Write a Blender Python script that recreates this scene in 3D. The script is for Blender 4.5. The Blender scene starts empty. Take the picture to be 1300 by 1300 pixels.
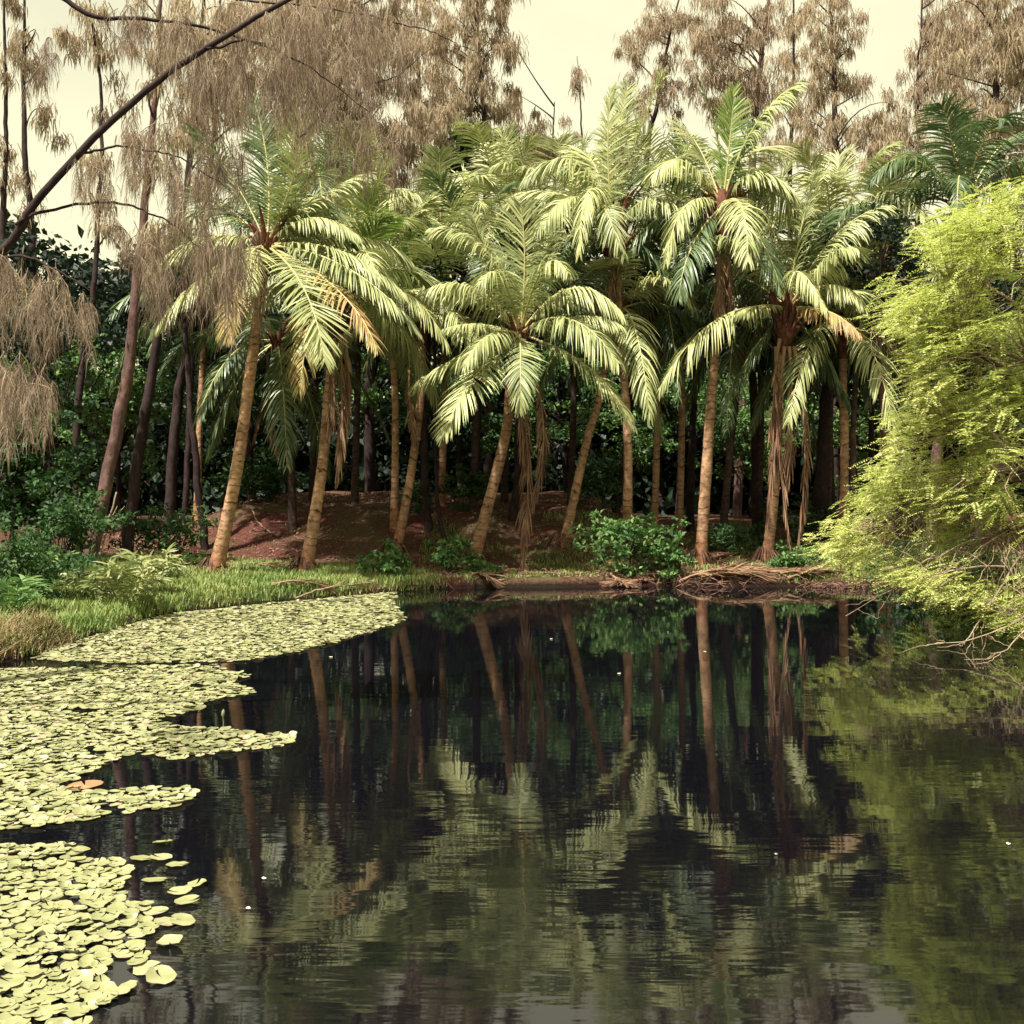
import bpy, math, random
import numpy as np
from mathutils import Vector

F, HY, CZ = 1460.0, 601.0, 2.2          # focal length, horizon row and eye height (photo is 1300 px)
sc = bpy.context.scene
COL = sc.collection
R = np.random.default_rng(7)
random.seed(7)
def P(px, py, Y): return np.array([(px-650.0)/F*Y, Y, CZ-(py-HY)/F*Y])
def rs(seed): return np.random.default_rng(seed)
def nrm(v): return v/np.maximum(np.linalg.norm(v, axis=-1, keepdims=True), 1e-9)

# ------------------------------------------------------------------ materials
def newmat(name):
    m = bpy.data.materials.new(name); m.use_nodes = True
    nt = m.node_tree; nt.nodes.clear()
    return m, nt, nt.nodes, nt.links
def ramp(n, stops):
    r = n.new('ShaderNodeValToRGB'); e = r.color_ramp.elements
    while len(e) < len(stops): e.new(0.5)
    for k, (p, c) in enumerate(stops): e[k].position = p; e[k].color = (*c, 1)
    return r
def leafmat(name, stops, transl=0.3, rough=0.5, tcol=None, spec=0.4, nscale=1.2, island=0.6):
    m, nt, n, l = newmat(name)
    out = n.new('ShaderNodeOutputMaterial'); mix = n.new('ShaderNodeMixShader'); mix.inputs[0].default_value = transl
    b = n.new('ShaderNodeBsdfPrincipled'); b.inputs['Roughness'].default_value = rough; b.inputs['Specular IOR Level'].default_value = spec
    t = n.new('ShaderNodeBsdfTranslucent')
    g = n.new('ShaderNodeNewGeometry'); tc = n.new('ShaderNodeTexCoord'); ns = n.new('ShaderNodeTexNoise')
    ns.inputs['Scale'].default_value = nscale; ns.inputs['Detail'].default_value = 3
    l.new(tc.outputs['Object'], ns.inputs['Vector'])
    oi = n.new('ShaderNodeObjectInfo')
    a1 = n.new('ShaderNodeMath'); a1.operation = 'MULTIPLY'; a1.inputs[1].default_value = island; l.new(g.outputs['Random Per Island'], a1.inputs[0])
    a2 = n.new('ShaderNodeMath'); a2.operation = 'MULTIPLY_ADD'; a2.inputs[1].default_value = 1.3; a2.inputs[2].default_value = -0.42; l.new(ns.outputs['Fac'], a2.inputs[0])
    a3 = n.new('ShaderNodeMath'); a3.operation = 'ADD'; l.new(a1.outputs[0], a3.inputs[0]); l.new(a2.outputs[0], a3.inputs[1])
    a4 = n.new('ShaderNodeMath'); a4.operation = 'MULTIPLY_ADD'; a4.inputs[1].default_value = 0.3; l.new(oi.outputs['Random'], a4.inputs[0]); l.new(a3.outputs[0], a4.inputs[2])
    r = ramp(n, stops); l.new(a4.outputs[0], r.inputs[0])
    l.new(r.outputs[0], b.inputs['Base Color'])
    if tcol:
        mx = n.new('ShaderNodeMix'); mx.data_type = 'RGBA'; mx.inputs[0].default_value = 0.6
        l.new(r.outputs[0], mx.inputs[6]); mx.inputs[7].default_value = (*tcol, 1); l.new(mx.outputs[2], t.inputs[0])
    else: l.new(r.outputs[0], t.inputs[0])
    l.new(b.outputs[0], mix.inputs[1]); l.new(t.outputs[0], mix.inputs[2]); l.new(mix.outputs[0], out.inputs[0])
    return m
def barkmat(name, c1, c2, c3, band=0.0, scale=9.0, bump=0.5, basec=None):
    """bark; band > 0 adds dark ring scars along the UV's v (metres along the stem)"""
    m, nt, n, l = newmat(name)
    out = n.new('ShaderNodeOutputMaterial'); b = n.new('ShaderNodeBsdfPrincipled'); b.inputs['Roughness'].default_value = 0.85
    b.inputs['Specular IOR Level'].default_value = 0.2
    tc = n.new('ShaderNodeTexCoord'); ns = n.new('ShaderNodeTexNoise'); ns.inputs['Scale'].default_value = scale; ns.inputs['Detail'].default_value = 6
    ns.inputs['Roughness'].default_value = 0.65
    mp = n.new('ShaderNodeMapping'); mp.inputs['Scale'].default_value = (1, 1, 0.45) if not band else (1, 1, 1.6)
    l.new(tc.outputs['Object'], mp.inputs[0]); l.new(mp.outputs[0], ns.inputs['Vector'])
    r = ramp(n, [(0.25, c1), (0.5, c2), (0.75, c3)]); l.new(ns.outputs['Fac'], r.inputs[0])
    col = r.outputs[0]; hgt = ns.outputs['Fac']
    if band:
        sp = n.new('ShaderNodeSeparateXYZ'); l.new(tc.outputs['UV'], sp.inputs[0])
        n2 = n.new('ShaderNodeTexNoise'); n2.inputs['Scale'].default_value = 3.0; n2.inputs['Detail'].default_value = 4; l.new(tc.outputs['Object'], n2.inputs['Vector'])
        ma = n.new('ShaderNodeMath'); ma.operation = 'MULTIPLY_ADD'; ma.inputs[1].default_value = 0.42; l.new(n2.outputs['Fac'], ma.inputs[0]); l.new(sp.outputs[1], ma.inputs[2])
        md = n.new('ShaderNodeMath'); md.operation = 'MULTIPLY'; md.inputs[1].default_value = band; l.new(ma.outputs[0], md.inputs[0])
        fr = n.new('ShaderNodeMath'); fr.operation = 'FRACT'; l.new(md.outputs[0], fr.inputs[0])
        rr = ramp(n, [(0.0, (0.16, 0.13, 0.13)), (0.07, (0.25, 0.22, 0.22)), (0.15, (1, 1, 1)), (0.9, (0.85, 0.83, 0.8)), (1.0, (0.3, 0.26, 0.26))]); l.new(fr.outputs[0], rr.inputs[0])
        n3 = n.new('ShaderNodeTexNoise'); n3.inputs['Scale'].default_value = 5.0; l.new(tc.outputs['Object'], n3.inputs['Vector'])
        rf = ramp(n, [(0.38, (0.1,)*3), (0.6, (1,)*3)]); l.new(n3.outputs['Fac'], rf.inputs[0])
        mx = n.new('ShaderNodeMix'); mx.data_type = 'RGBA'; mx.blend_type = 'MULTIPLY'; l.new(rf.outputs[0], mx.inputs[0]); l.new(col, mx.inputs[6]); l.new(rr.outputs[0], mx.inputs[7])
        col = mx.outputs[2]
        if basec:
            rb = ramp(n, [(0.0, (1,)*3), (0.25, (0.9,)*3), (1.0, (0,)*3)]); dv = n.new('ShaderNodeMath'); dv.operation = 'MULTIPLY'; dv.inputs[1].default_value = 0.9
            l.new(ma.outputs[0], dv.inputs[0]); l.new(dv.outputs[0], rb.inputs[0])
            mb = n.new('ShaderNodeMix'); mb.data_type = 'RGBA'; l.new(rb.outputs[0], mb.inputs[0]); l.new(col, mb.inputs[6])
            m2 = n.new('ShaderNodeMix'); m2.data_type = 'RGBA'; m2.blend_type = 'MULTIPLY'; m2.inputs[0].default_value = 1; l.new(col, m2.inputs[6]); m2.inputs[7].default_value = (*basec, 1)
            l.new(m2.outputs[2], mb.inputs[7]); col = mb.outputs[2]
    n5 = n.new('ShaderNodeTexNoise'); n5.inputs['Scale'].default_value = 1.6; n5.inputs['Detail'].default_value = 5; n5.inputs['Roughness'].default_value = 0.7; l.new(tc.outputs['Object'], n5.inputs['Vector'])
    r5 = ramp(n, [(0.32, (0.42, 0.38, 0.38)), (0.5, (0.95,)*3), (0.7, (1.25, 1.22, 1.15))]); l.new(n5.outputs['Fac'], r5.inputs[0])
    m5 = n.new('ShaderNodeMix'); m5.data_type = 'RGBA'; m5.blend_type = 'MULTIPLY'; m5.inputs[0].default_value = 1; l.new(col, m5.inputs[6]); l.new(r5.outputs[0], m5.inputs[7]); col = m5.outputs[2]
    bp = n.new('ShaderNodeBump'); bp.inputs['Strength'].default_value = bump; bp.inputs['Distance'].default_value = 0.03
    l.new(hgt, bp.inputs['Height']); l.new(bp.outputs[0], b.inputs['Normal'])
    l.new(col, b.inputs['Base Color']); l.new(b.outputs[0], out.inputs[0])
    return m

M = {}
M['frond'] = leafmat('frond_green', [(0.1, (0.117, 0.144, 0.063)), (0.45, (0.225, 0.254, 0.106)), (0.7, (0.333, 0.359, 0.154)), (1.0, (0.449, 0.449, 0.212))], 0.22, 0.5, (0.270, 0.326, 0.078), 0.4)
M['frond_pale'] = leafmat('frond_hazed_green', [(0.1, (0.162, 0.187, 0.082)), (0.45, (0.267, 0.289, 0.129)), (0.8, (0.371, 0.391, 0.184)), (1.0, (0.420, 0.408, 0.229))], 0.25, 0.5, (0.323, 0.357, 0.092), 0.4)  # paler frond copy for rear palms; haze put into the leaf colour
M['frond_dark'] = leafmat('frond_shaded_green', [(0.1, (0.036, 0.067, 0.033)), (0.5, (0.071, 0.110, 0.045)), (1.0, (0.142, 0.182, 0.075))], 0.2, 0.42, (0.085, 0.173, 0.042), 0.45)  # darker frond copy; shade among the crowns put into the leaf colour
M['frond_old'] = leafmat('frond_yellowing', [(0.1, (0.204, 0.180, 0.060)), (0.5, (0.306, 0.261, 0.085)), (1.0, (0.323, 0.180, 0.085))], 0.2, 0.5, (0.340, 0.225, 0.051), 0.35)
M['frond_new'] = leafmat('frond_fresh', [(0.1, (0.099, 0.162, 0.041)), (0.6, (0.171, 0.252, 0.063)), (1.0, (0.270, 0.324, 0.090))], 0.3, 0.42, (0.198, 0.324, 0.045), 0.5)
M['dead'] = leafmat('dead_frond', [(0.1, (0.080, 0.044, 0.032)), (0.5, (0.176, 0.096, 0.064)), (1.0, (0.288, 0.184, 0.112))], 0.15, 0.8, None, 0.15)
M['rachis'] = leafmat('frond_stalk', [(0.2, (0.25, 0.25, 0.09)), (0.8, (0.42, 0.36, 0.15))], 0.0, 0.45, None, 0.5)
M['rachis_dead'] = leafmat('dead_stalk', [(0.2, (0.105, 0.060, 0.038)), (0.8, (0.240, 0.150, 0.090))], 0.0, 0.8, None, 0.2)
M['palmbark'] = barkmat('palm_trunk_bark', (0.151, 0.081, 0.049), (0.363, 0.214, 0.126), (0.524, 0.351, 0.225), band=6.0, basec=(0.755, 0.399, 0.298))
M['palmbark_dark'] = barkmat('palm_trunk_bark_shaded', (0.025, 0.016, 0.017), (0.056, 0.035, 0.032), (0.105, 0.066, 0.052), band=7.0)  # dark copy of the palm bark; grove shade put into the colour
M['sheath'] = barkmat('palm_leaf_sheath', (0.035, 0.014, 0.010), (0.112, 0.042, 0.028), (0.210, 0.105, 0.063), scale=14)
M['casbark'] = barkmat('casuarina_bark', (0.012, 0.007, 0.009), (0.029, 0.017, 0.018), (0.060, 0.037, 0.035), scale=12)
M['casbark_light'] = barkmat('casuarina_bark_light', (0.038, 0.020, 0.020), (0.109, 0.060, 0.054), (0.191, 0.122, 0.104), scale=12, bump=.9)
M['root'] = barkmat('root_bark', (0.035, 0.017, 0.014), (0.140, 0.073, 0.056), (0.294, 0.182, 0.133), scale=7)
M['twig'] = barkmat('pale_twig', (0.144, 0.096, 0.064), (0.264, 0.200, 0.136), (0.360, 0.288, 0.200), scale=20)
M['cas'] = leafmat('casuarina_needles', [(0.1, (0.168, 0.120, 0.094)), (0.5, (0.312, 0.241, 0.171)), (1.0, (0.463, 0.382, 0.255))], 0.45, 0.7, (0.421, 0.315, 0.230), 0.15, 0.5)
M['cas_near'] = leafmat('casuarina_needles_tawny', [(0.1, (0.098, 0.065, 0.058)), (0.5, (0.220, 0.161, 0.126)), (1.0, (0.408, 0.329, 0.226))], 0.35, 0.7, (0.293, 0.201, 0.134), 0.15, 2.0)
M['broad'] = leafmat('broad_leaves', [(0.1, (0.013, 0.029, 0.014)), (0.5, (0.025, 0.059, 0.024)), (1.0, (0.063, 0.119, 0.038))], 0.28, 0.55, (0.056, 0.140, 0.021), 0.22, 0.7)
M['broad_deep'] = leafmat('shaded_wood_leaves', [(0.1, (0.004, 0.007, 0.009)), (0.5, (0.007, 0.015, 0.011)), (1.0, (0.016, 0.032, 0.017))], 0.15, 0.55, (0.021, 0.047, 0.012), 0.25, 0.35)  # forest shadow put into the leaf colour, near-black with a blue cast
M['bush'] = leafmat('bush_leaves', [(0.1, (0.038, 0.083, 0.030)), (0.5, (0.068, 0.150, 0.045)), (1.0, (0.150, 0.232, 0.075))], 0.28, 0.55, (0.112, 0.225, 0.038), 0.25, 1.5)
M['feather'] = leafmat('feathery_leaves', [(0.1, (0.197, 0.256, 0.059)), (0.5, (0.403, 0.439, 0.125)), (1.0, (0.591, 0.576, 0.251))], 0.4, 0.55, (0.448, 0.549, 0.084), 0.3, 0.8)
M['grass'] = leafmat('bank_grass', [(0.1, (0.078, 0.133, 0.035)), (0.5, (0.148, 0.226, 0.055)), (1.0, (0.281, 0.296, 0.101))], 0.25, 0.5, (0.156, 0.273, 0.039), 0.3, 0.6)
M['drygrass'] = leafmat('dry_reeds', [(0.1, (0.120, 0.083, 0.045)), (0.5, (0.225, 0.165, 0.083)), (1.0, (0.270, 0.247, 0.105))], 0.2, 0.7, None, 0.2, 2.0)
M['pad'] = leafmat('lily_pad', [(0.08, (0.129, 0.092, 0.046)), (0.16, (0.129, 0.138, 0.064)), (0.5, (0.207, 0.212, 0.097)), (0.85, (0.276, 0.271, 0.147)), (0.96, (0.331, 0.285, 0.202)), (1.0, (0.258, 0.184, 0.110))], 0.05, 0.4, None, 0.5, 9.0, 0.55)
M['brownleaf'] = leafmat('brown_leaf', [(0.1, (0.16, 0.08, 0.05)), (1.0, (0.30, 0.16, 0.08))], 0.05, 0.5)

def groundmat():
    m, nt, n, l = newmat('bank_soil')
    out = n.new('ShaderNodeOutputMaterial'); b = n.new('ShaderNodeBsdfPrincipled'); b.inputs['Roughness'].default_value = 0.9; b.inputs['Specular IOR Level'].default_value = 0.15
    tc = n.new('ShaderNodeTexCoord')
    def noise(s, d=5, r=0.6):
        x = n.new('ShaderNodeTexNoise'); x.inputs['Scale'].default_value = s; x.inputs['Detail'].default_value = d; x.inputs['Roughness'].default_value = r
        l.new(tc.outputs['Object'], x.inputs['Vector']); return x
    n1, n2, n3 = noise(0.7), noise(14, 8, 0.75), noise(1.3, 4)
    r1 = ramp(n, [(0.3, (0.06, 0.019, 0.017)), (0.5, (0.12, 0.042, 0.034)), (0.7, (0.19, 0.08, 0.058))]); l.new(n2.outputs['Fac'], r1.inputs[0])
    r2 = ramp(n, [(0.3, (0.05, 0.035, 0.022)), (0.7, (0.17, 0.12, 0.06))]); l.new(n2.outputs['Fac'], r2.inputs[0])
    f = ramp(n, [(0.42, (0,)*3), (0.62, (1,)*3)]); l.new(n1.outputs['Fac'], f.inputs[0])
    mx = n.new('ShaderNodeMix'); mx.data_type = 'RGBA'; l.new(f.outputs[0], mx.inputs[0]); l.new(r1.outputs[0], mx.inputs[6]); l.new(r2.outputs[0], mx.inputs[7])
    at = n.new('ShaderNodeAttribute'); at.attribute_name = 'green'
    r3 = ramp(n, [(0.3, (0.05, 0.09, 0.03)), (0.7, (0.14, 0.19, 0.06))]); l.new(n2.outputs['Fac'], r3.inputs[0])
    m3 = n.new('ShaderNodeMix'); m3.data_type = 'RGBA'; l.new(at.outputs['Fac'], m3.inputs[0]); l.new(mx.outputs[2], m3.inputs[6]); l.new(r3.outputs[0], m3.inputs[7])
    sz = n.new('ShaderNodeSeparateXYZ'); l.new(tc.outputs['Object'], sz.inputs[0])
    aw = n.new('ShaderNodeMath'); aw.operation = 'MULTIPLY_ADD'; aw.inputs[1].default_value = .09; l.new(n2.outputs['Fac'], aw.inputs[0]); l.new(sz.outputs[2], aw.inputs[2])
    rw = ramp(n, [(0.10, (.16, .13, .13)), (0.19, (1,)*3)]); l.new(aw.outputs[0], rw.inputs[0])  # shadow of the bank edge along the waterline, put into the soil colour
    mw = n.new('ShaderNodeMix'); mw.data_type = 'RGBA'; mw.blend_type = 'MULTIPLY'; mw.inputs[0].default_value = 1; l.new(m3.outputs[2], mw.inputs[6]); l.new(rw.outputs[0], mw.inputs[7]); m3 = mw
    bp = n.new('ShaderNodeBump'); bp.inputs['Strength'].default_value = 1.0; bp.inputs['Distance'].default_value = 0.12
    l.new(n2.outputs['Fac'], bp.inputs['Height']); l.new(bp.outputs[0], b.inputs['Normal'])
    l.new(m3.outputs[2], b.inputs['Base Color']); l.new(b.outputs[0], out.inputs[0])
    return m
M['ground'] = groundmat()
def watermat():
    m, nt, n, l = newmat('pond_water')
    out = n.new('ShaderNodeOutputMaterial'); b = n.new('ShaderNodeBsdfPrincipled')
    b.inputs['Base Color'].default_value = (0.0025, 0.0025, 0.004, 1); b.inputs['Roughness'].default_value = 0.03
    b.inputs['IOR'].default_value = 1.6
    tc = n.new('ShaderNodeTexCoord')
    def noise(sx, sy, d, w=0.0):
        mp = n.new('ShaderNodeMapping'); mp.inputs['Scale'].default_value = (sx, sy, 1); mp.inputs['Rotation'].default_value = (0, 0, w)
        l.new(tc.outputs['Object'], mp.inputs[0])
        x = n.new('ShaderNodeTexNoise'); x.inputs['Scale'].default_value = 1; x.inputs['Detail'].default_value = d; l.new(mp.outputs[0], x.inputs['Vector']); return x
    a, c, e = noise(2.2, 9.0, 2, 0.08), noise(1.0, 3.2, 1, -0.15), noise(0.35, 0.5, 2)
    r = ramp(n, [(0.38, (0.22,)*3), (0.62, (1,)*3)]); l.new(e.outputs['Fac'], r.inputs[0])
    m1 = n.new('ShaderNodeMath'); m1.operation = 'MULTIPLY'; l.new(a.outputs['Fac'], m1.inputs[0]); l.new(r.outputs[0], m1.inputs[1])
    m2 = n.new('ShaderNodeMath'); m2.operation = 'MULTIPLY_ADD'; l.new(c.outputs['Fac'], m2.inputs[0]); m2.inputs[1].default_value = 1.1; l.new(m1.outputs[0], m2.inputs[2])
    sp = n.new('ShaderNodeSeparateXYZ'); l.new(tc.outputs['Object'], sp.inputs[0])
    mr = n.new('ShaderNodeMapRange'); mr.inputs['From Min'].default_value = 5; mr.inputs['From Max'].default_value = 13; mr.inputs['To Min'].default_value = 1.5; mr.inputs['To Max'].default_value = 0.5
    l.new(sp.outputs[1], mr.inputs['Value'])
    m3 = n.new('ShaderNodeMath'); m3.operation = 'MULTIPLY'; l.new(m2.outputs[0], m3.inputs[0]); l.new(mr.outputs[0], m3.inputs[1])
    bp = n.new('ShaderNodeBump'); bp.inputs['Strength'].default_value = 1.0; bp.inputs['Distance'].default_value = 0.0013
    l.new(m3.outputs[0], bp.inputs['Height']); l.new(bp.outputs[0], b.inputs['Normal'])
    l.new(b.outputs[0], out.inputs[0]); return m
M['water'] = watermat()

# ------------------------------------------------------------------ mesh helpers
def tag(o, label=None, cat=None, group=None, kind=None):
    if label: o['label'] = label
    if cat: o['category'] = cat
    if group: o['group'] = group
    if kind: o['kind'] = kind
    return o
def empty(name, loc):
    o = bpy.data.objects.new(name, None); COL.objects.link(o); o.location = Vector(loc); o.empty_display_size = 0.2
    return o
def build(name, geos, mat, parent=None, origin=None, smooth=True, attr=None):
    """geos: list of (verts Nx3, quads Mx4, uv Nx2 or None)"""
    off = 0; V = []; Q = []; U = []
    MI = []
    for g in geos:
        v, q = g[0], g[1]; MI.append(np.full(len(q), g[3] if len(g) > 3 else 0)); u = g[2] if len(g) > 2 and g[2] is not None else np.zeros((len(v), 2))
        V.append(v); Q.append(q+off); U.append(u); off += len(v)
    V = np.concatenate(V); Q = np.concatenate(Q); U = np.concatenate(U)
    if origin is None: origin = np.array(parent.location) if parent is not None else np.zeros(3)
    V = V-np.asarray(origin)
    me = bpy.data.meshes.new(name)
    me.vertices.add(len(V)); me.vertices.foreach_set('co', V.astype(np.float32).ravel())
    me.loops.add(len(Q)*4); me.loops.foreach_set('vertex_index', Q.astype(np.int32).ravel())
    me.polygons.add(len(Q)); me.polygons.foreach_set('loop_start', np.arange(0, len(Q)*4, 4, dtype=np.int32))
    uvl = me.uv_layers.new(name='UVMap'); uvl.data.foreach_set('uv', U[Q.ravel()].astype(np.float32).ravel())
    if smooth: me.polygons.foreach_set('use_smooth', np.ones(len(Q), dtype=bool))
    if attr is not None:
        a = me.attributes.new(attr[0], 'FLOAT', 'POINT'); a.data.foreach_set('value', attr[1].astype(np.float32))
    me.update(calc_edges=True); me.validate()
    for m_ in (mat if isinstance(mat, (list, tuple)) else [mat]): me.materials.append(m_)
    if isinstance(mat, (list, tuple)): me.polygons.foreach_set('material_index', np.concatenate(MI).astype(np.int32))
    o = bpy.data.objects.new(name, me); COL.objects.link(o)
    if parent is not None: o.parent = parent
    else: o.location = Vector(origin)
    return o
def tubes(paths, radii, n=5):
    """paths N,K,3 ; radii N,K -> merged geometry with metres-along UVs"""
    paths = np.asarray(paths, float); radii = np.asarray(radii, float)
    N, K, _ = paths.shape
    T = nrm(np.gradient(paths, axis=1))
    ref = np.tile(np.array([0.31, 0.95, 0.05]), (N, K, 1)); bad = np.abs((T*ref).sum(-1)) > 0.93; ref[bad] = [1, 0.1, 0]
    A = nrm(np.cross(T, ref)); B = np.cross(T, A)
    ang = np.linspace(0, 2*np.pi, n, endpoint=False)
    V = paths[:, :, None, :]+radii[:, :, None, None]*(A[:, :, None, :]*np.cos(ang)[None, None, :, None]+B[:, :, None, :]*np.sin(ang)[None, None, :, None])
    L = np.concatenate([np.zeros((N, 1)), np.cumsum(np.linalg.norm(np.diff(paths, axis=1), axis=-1), axis=1)], 1)
    U = np.stack([np.broadcast_to((ang/6.283)[None, None, :], (N, K, n)), np.broadcast_to(L[:, :, None], (N, K, n))], -1)
    idx = np.arange(N*K*n).reshape(N, K, n)
    a = idx[:, :-1, :]; b = np.roll(a, -1, 2); d = idx[:, 1:, :]; c = np.roll(d, -1, 2)
    q = np.stack([a, b, c, d], -1).reshape(-1, 4)
    return V.reshape(-1, 3), q, U.reshape(-1, 2)
def ribbons(paths, wv):
    """paths N,K,3 ; wv N,K,3 half-width vectors"""
    N, K, _ = paths.shape
    V = np.stack([paths-wv, paths+wv], 2)
    idx = np.arange(N*K*2).reshape(N, K, 2)
    q = np.stack([idx[:, :-1, 0], idx[:, :-1, 1], idx[:, 1:, 1], idx[:, 1:, 0]], -1).reshape(-1, 4)
    return V.reshape(-1, 3), q, None
def leaves(pos, size, rng, up=0.5, aspect=0.5, fold=0.15):
    """diamond leaves: pos N,3 ; size scalar or N"""
    N = len(pos); size = np.broadcast_to(size, (N,)).reshape(N, 1)
    nn = nrm(rng.normal(size=(N, 3))*(1-up)+np.array([0, -0.25, 1.0])*up)
    d = nrm(np.cross(nn, rng.normal(size=(N, 3)))); s = np.cross(nn, d)
    s2 = size*rng.uniform(0.4, 1.3, (N, 1))
    a = pos; b = pos+d*s2*0.45+s*s2*aspect*0.5+nn*s2*fold; c = pos+d*s2; e = pos+d*s2*0.45-s*s2*aspect*0.5+nn*s2*fold
    V = np.stack([a, b, c, e], 1).reshape(-1, 3)
    return V, np.arange(N*4).reshape(N, 4), None
def bez(a, m, b, K):
    """curve from a through m (half way) to b"""
    a, m, b = map(np.asarray, (a, m, b)); c = 2*m-(a+b)/2
    t = np.linspace(0, 1, K)[:, None]
    return (1-t)**2*a+2*t*(1-t)*c+t*t*b
def smoothline(pts, K):
    pts = np.asarray(pts, float); n = len(pts)
    if n == 2: return pts[0]+(pts[1]-pts[0])*np.linspace(0, 1, K)[:, None]
    ext = np.vstack([2*pts[0]-pts[1], pts, 2*pts[-1]-pts[-2]])
    out = []
    for u in np.linspace(0, n-1-1e-6, K):
        i = int(u); t = u-i; p0, p1, p2, p3 = ext[i:i+4]
        out.append(0.5*((2*p1)+(-p0+p2)*t+(2*p0-5*p1+4*p2-p3)*t*t+(-p0+3*p1-3*p2+p3)*t**3))
    return np.array(out)

# ------------------------------------------------------------------ the ground
SH = np.array([(-9.0, 1.0), (-8.0, 5), (-7.2, 8), (-6.6, 11), (-6.0, 13.1), (-5.85, 14.1), (-5.75, 15.3), (-5.7, 16.4), (-5.3, 18.4), (-4.2, 19.7), (-2.6, 21.0),
               (-1.2, 21.9), (0.5, 22.2), (2.2, 22.5), (4.2, 22.4), (6.2, 22.3), (8.0, 21.5), (9.3, 19.5), (9.8, 16.5), (10.0, 12), (10.5, 6), (10, 1.5), (0, 0.9)])
def sdist(x, y):
    x = np.asarray(x, float); y = np.asarray(y, float); d = np.full(x.shape, 1e9); ins = np.zeros(x.shape, bool)
    n = len(SH)
    for i in range(n):
        ax, ay = SH[i]; bx, by = SH[(i+1) % n]; ex, ey = bx-ax, by-ay
        t = np.clip(((x-ax)*ex+(y-ay)*ey)/(ex*ex+ey*ey), 0, 1)
        d = np.minimum(d, np.hypot(x-ax-t*ex, y-ay-t*ey))
        cond = ((ay > y) != (by > y)); xi = ex*(y-ay)/np.where(abs(ey) < 1e-9, 1e-9, ey)+ax
        ins ^= cond & (x < xi)
    return np.where(ins, -d, d)
def wob(x, y):
    return (np.sin(x*1.9+0.6*np.sin(y*1.3))*0.5+np.sin(y*2.3+x*0.7)*0.35+np.sin(x*5.1+y*3.7)*0.2+np.sin(x*9.7-y*7.1)*0.12)
def sm(a, b, v): t = np.clip((v-a)/(b-a), 0, 1); return t*t*(3-2*t)
def gz(x, y):
    x = np.asarray(x, float); y = np.asarray(y, float)
    d = sdist(x, y)+0.13*wob(x, y)
    h = -0.9*sm(0, -1.6, d)+0.17*sm(-0.02, 0.16, d)+0.055*np.clip(d, 0, 9)+0.03*wob(x*1.7, y*1.7)*sm(0.1, 0.8, d)
    mound = sm(-8.5, -6.0, x)*sm(4.2, 1.8, x)*sm(23.9, 26.8, y)
    return h+0.75*mound+0.06*mound*wob(x*1.3+2, y*1.3)+0.2*sm(23, 27, y)+5.0*sm(46, 75, y)  # last term is a rise added behind the wood to block low sky gaps
def hit(px, py, y0=9.0, y1=60.0):
    Y = np.linspace(y0, y1, 1500); X = (px-650)/F*Y; Z = CZ-(py-HY)/F*Y
    k = np.argmax(Z <= gz(X, Y))
    return Y[k] if Z[k] <= gz(X[k:k+1], Y[k:k+1])[0] else 30.0
def GP(px, Y):
    x = (px-650)/F*Y; return np.array([x, Y, float(gz(np.array([x]), np.array([Y]))[0])])

xs = np.concatenate([np.array([-300, -150, -80, -50, -35, -25, -18, -14]), np.arange(-12, 13, 0.13), np.array([14, 18, 25, 35, 50, 80, 150, 300])])
ys = np.concatenate([np.array([-60, -25, -8, -2, 0.5, 1.5, 3, 5, 7, 9]), np.arange(10.5, 31, 0.13), np.array([32, 34, 37, 41, 46, 55, 70, 100, 160, 300])])
GX, GY = np.meshgrid(xs, ys); GZ = gz(GX, GY)
nx, ny = len(xs), len(ys); idx = np.arange(nx*ny).reshape(ny, nx)
q = np.stack([idx[:-1, :-1], idx[:-1, 1:], idx[1:, 1:], idx[1:, :-1]], -1).reshape(-1, 4)
dd = sdist(GX, GY)
green = sm(-1.2, -3.0, GX+0.5*wob(GX, GY))*sm(24.2, 22.5, GY+0.4*wob(GY, GX))*sm(-0.1, 0.1, dd)
green = np.maximum(green, 0.7*sm(6.5, 8.0, GX)*sm(26, 24, GY)*sm(0.3, 0.8, dd))
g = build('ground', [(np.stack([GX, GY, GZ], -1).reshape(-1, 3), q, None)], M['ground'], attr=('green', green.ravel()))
tag(g, 'red brown earth bank and mound around the pond', kind='structure')
wv = np.array([[-14, -3, 0], [14, -3, 0], [14, 26, 0], [-14, 26, 0]], float)
w = build('water', [(wv, np.array([[0, 1, 2, 3]]), None)], M['water'], smooth=False)
tag(w, 'dark still pond water reflecting the palms', kind='structure')

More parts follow.
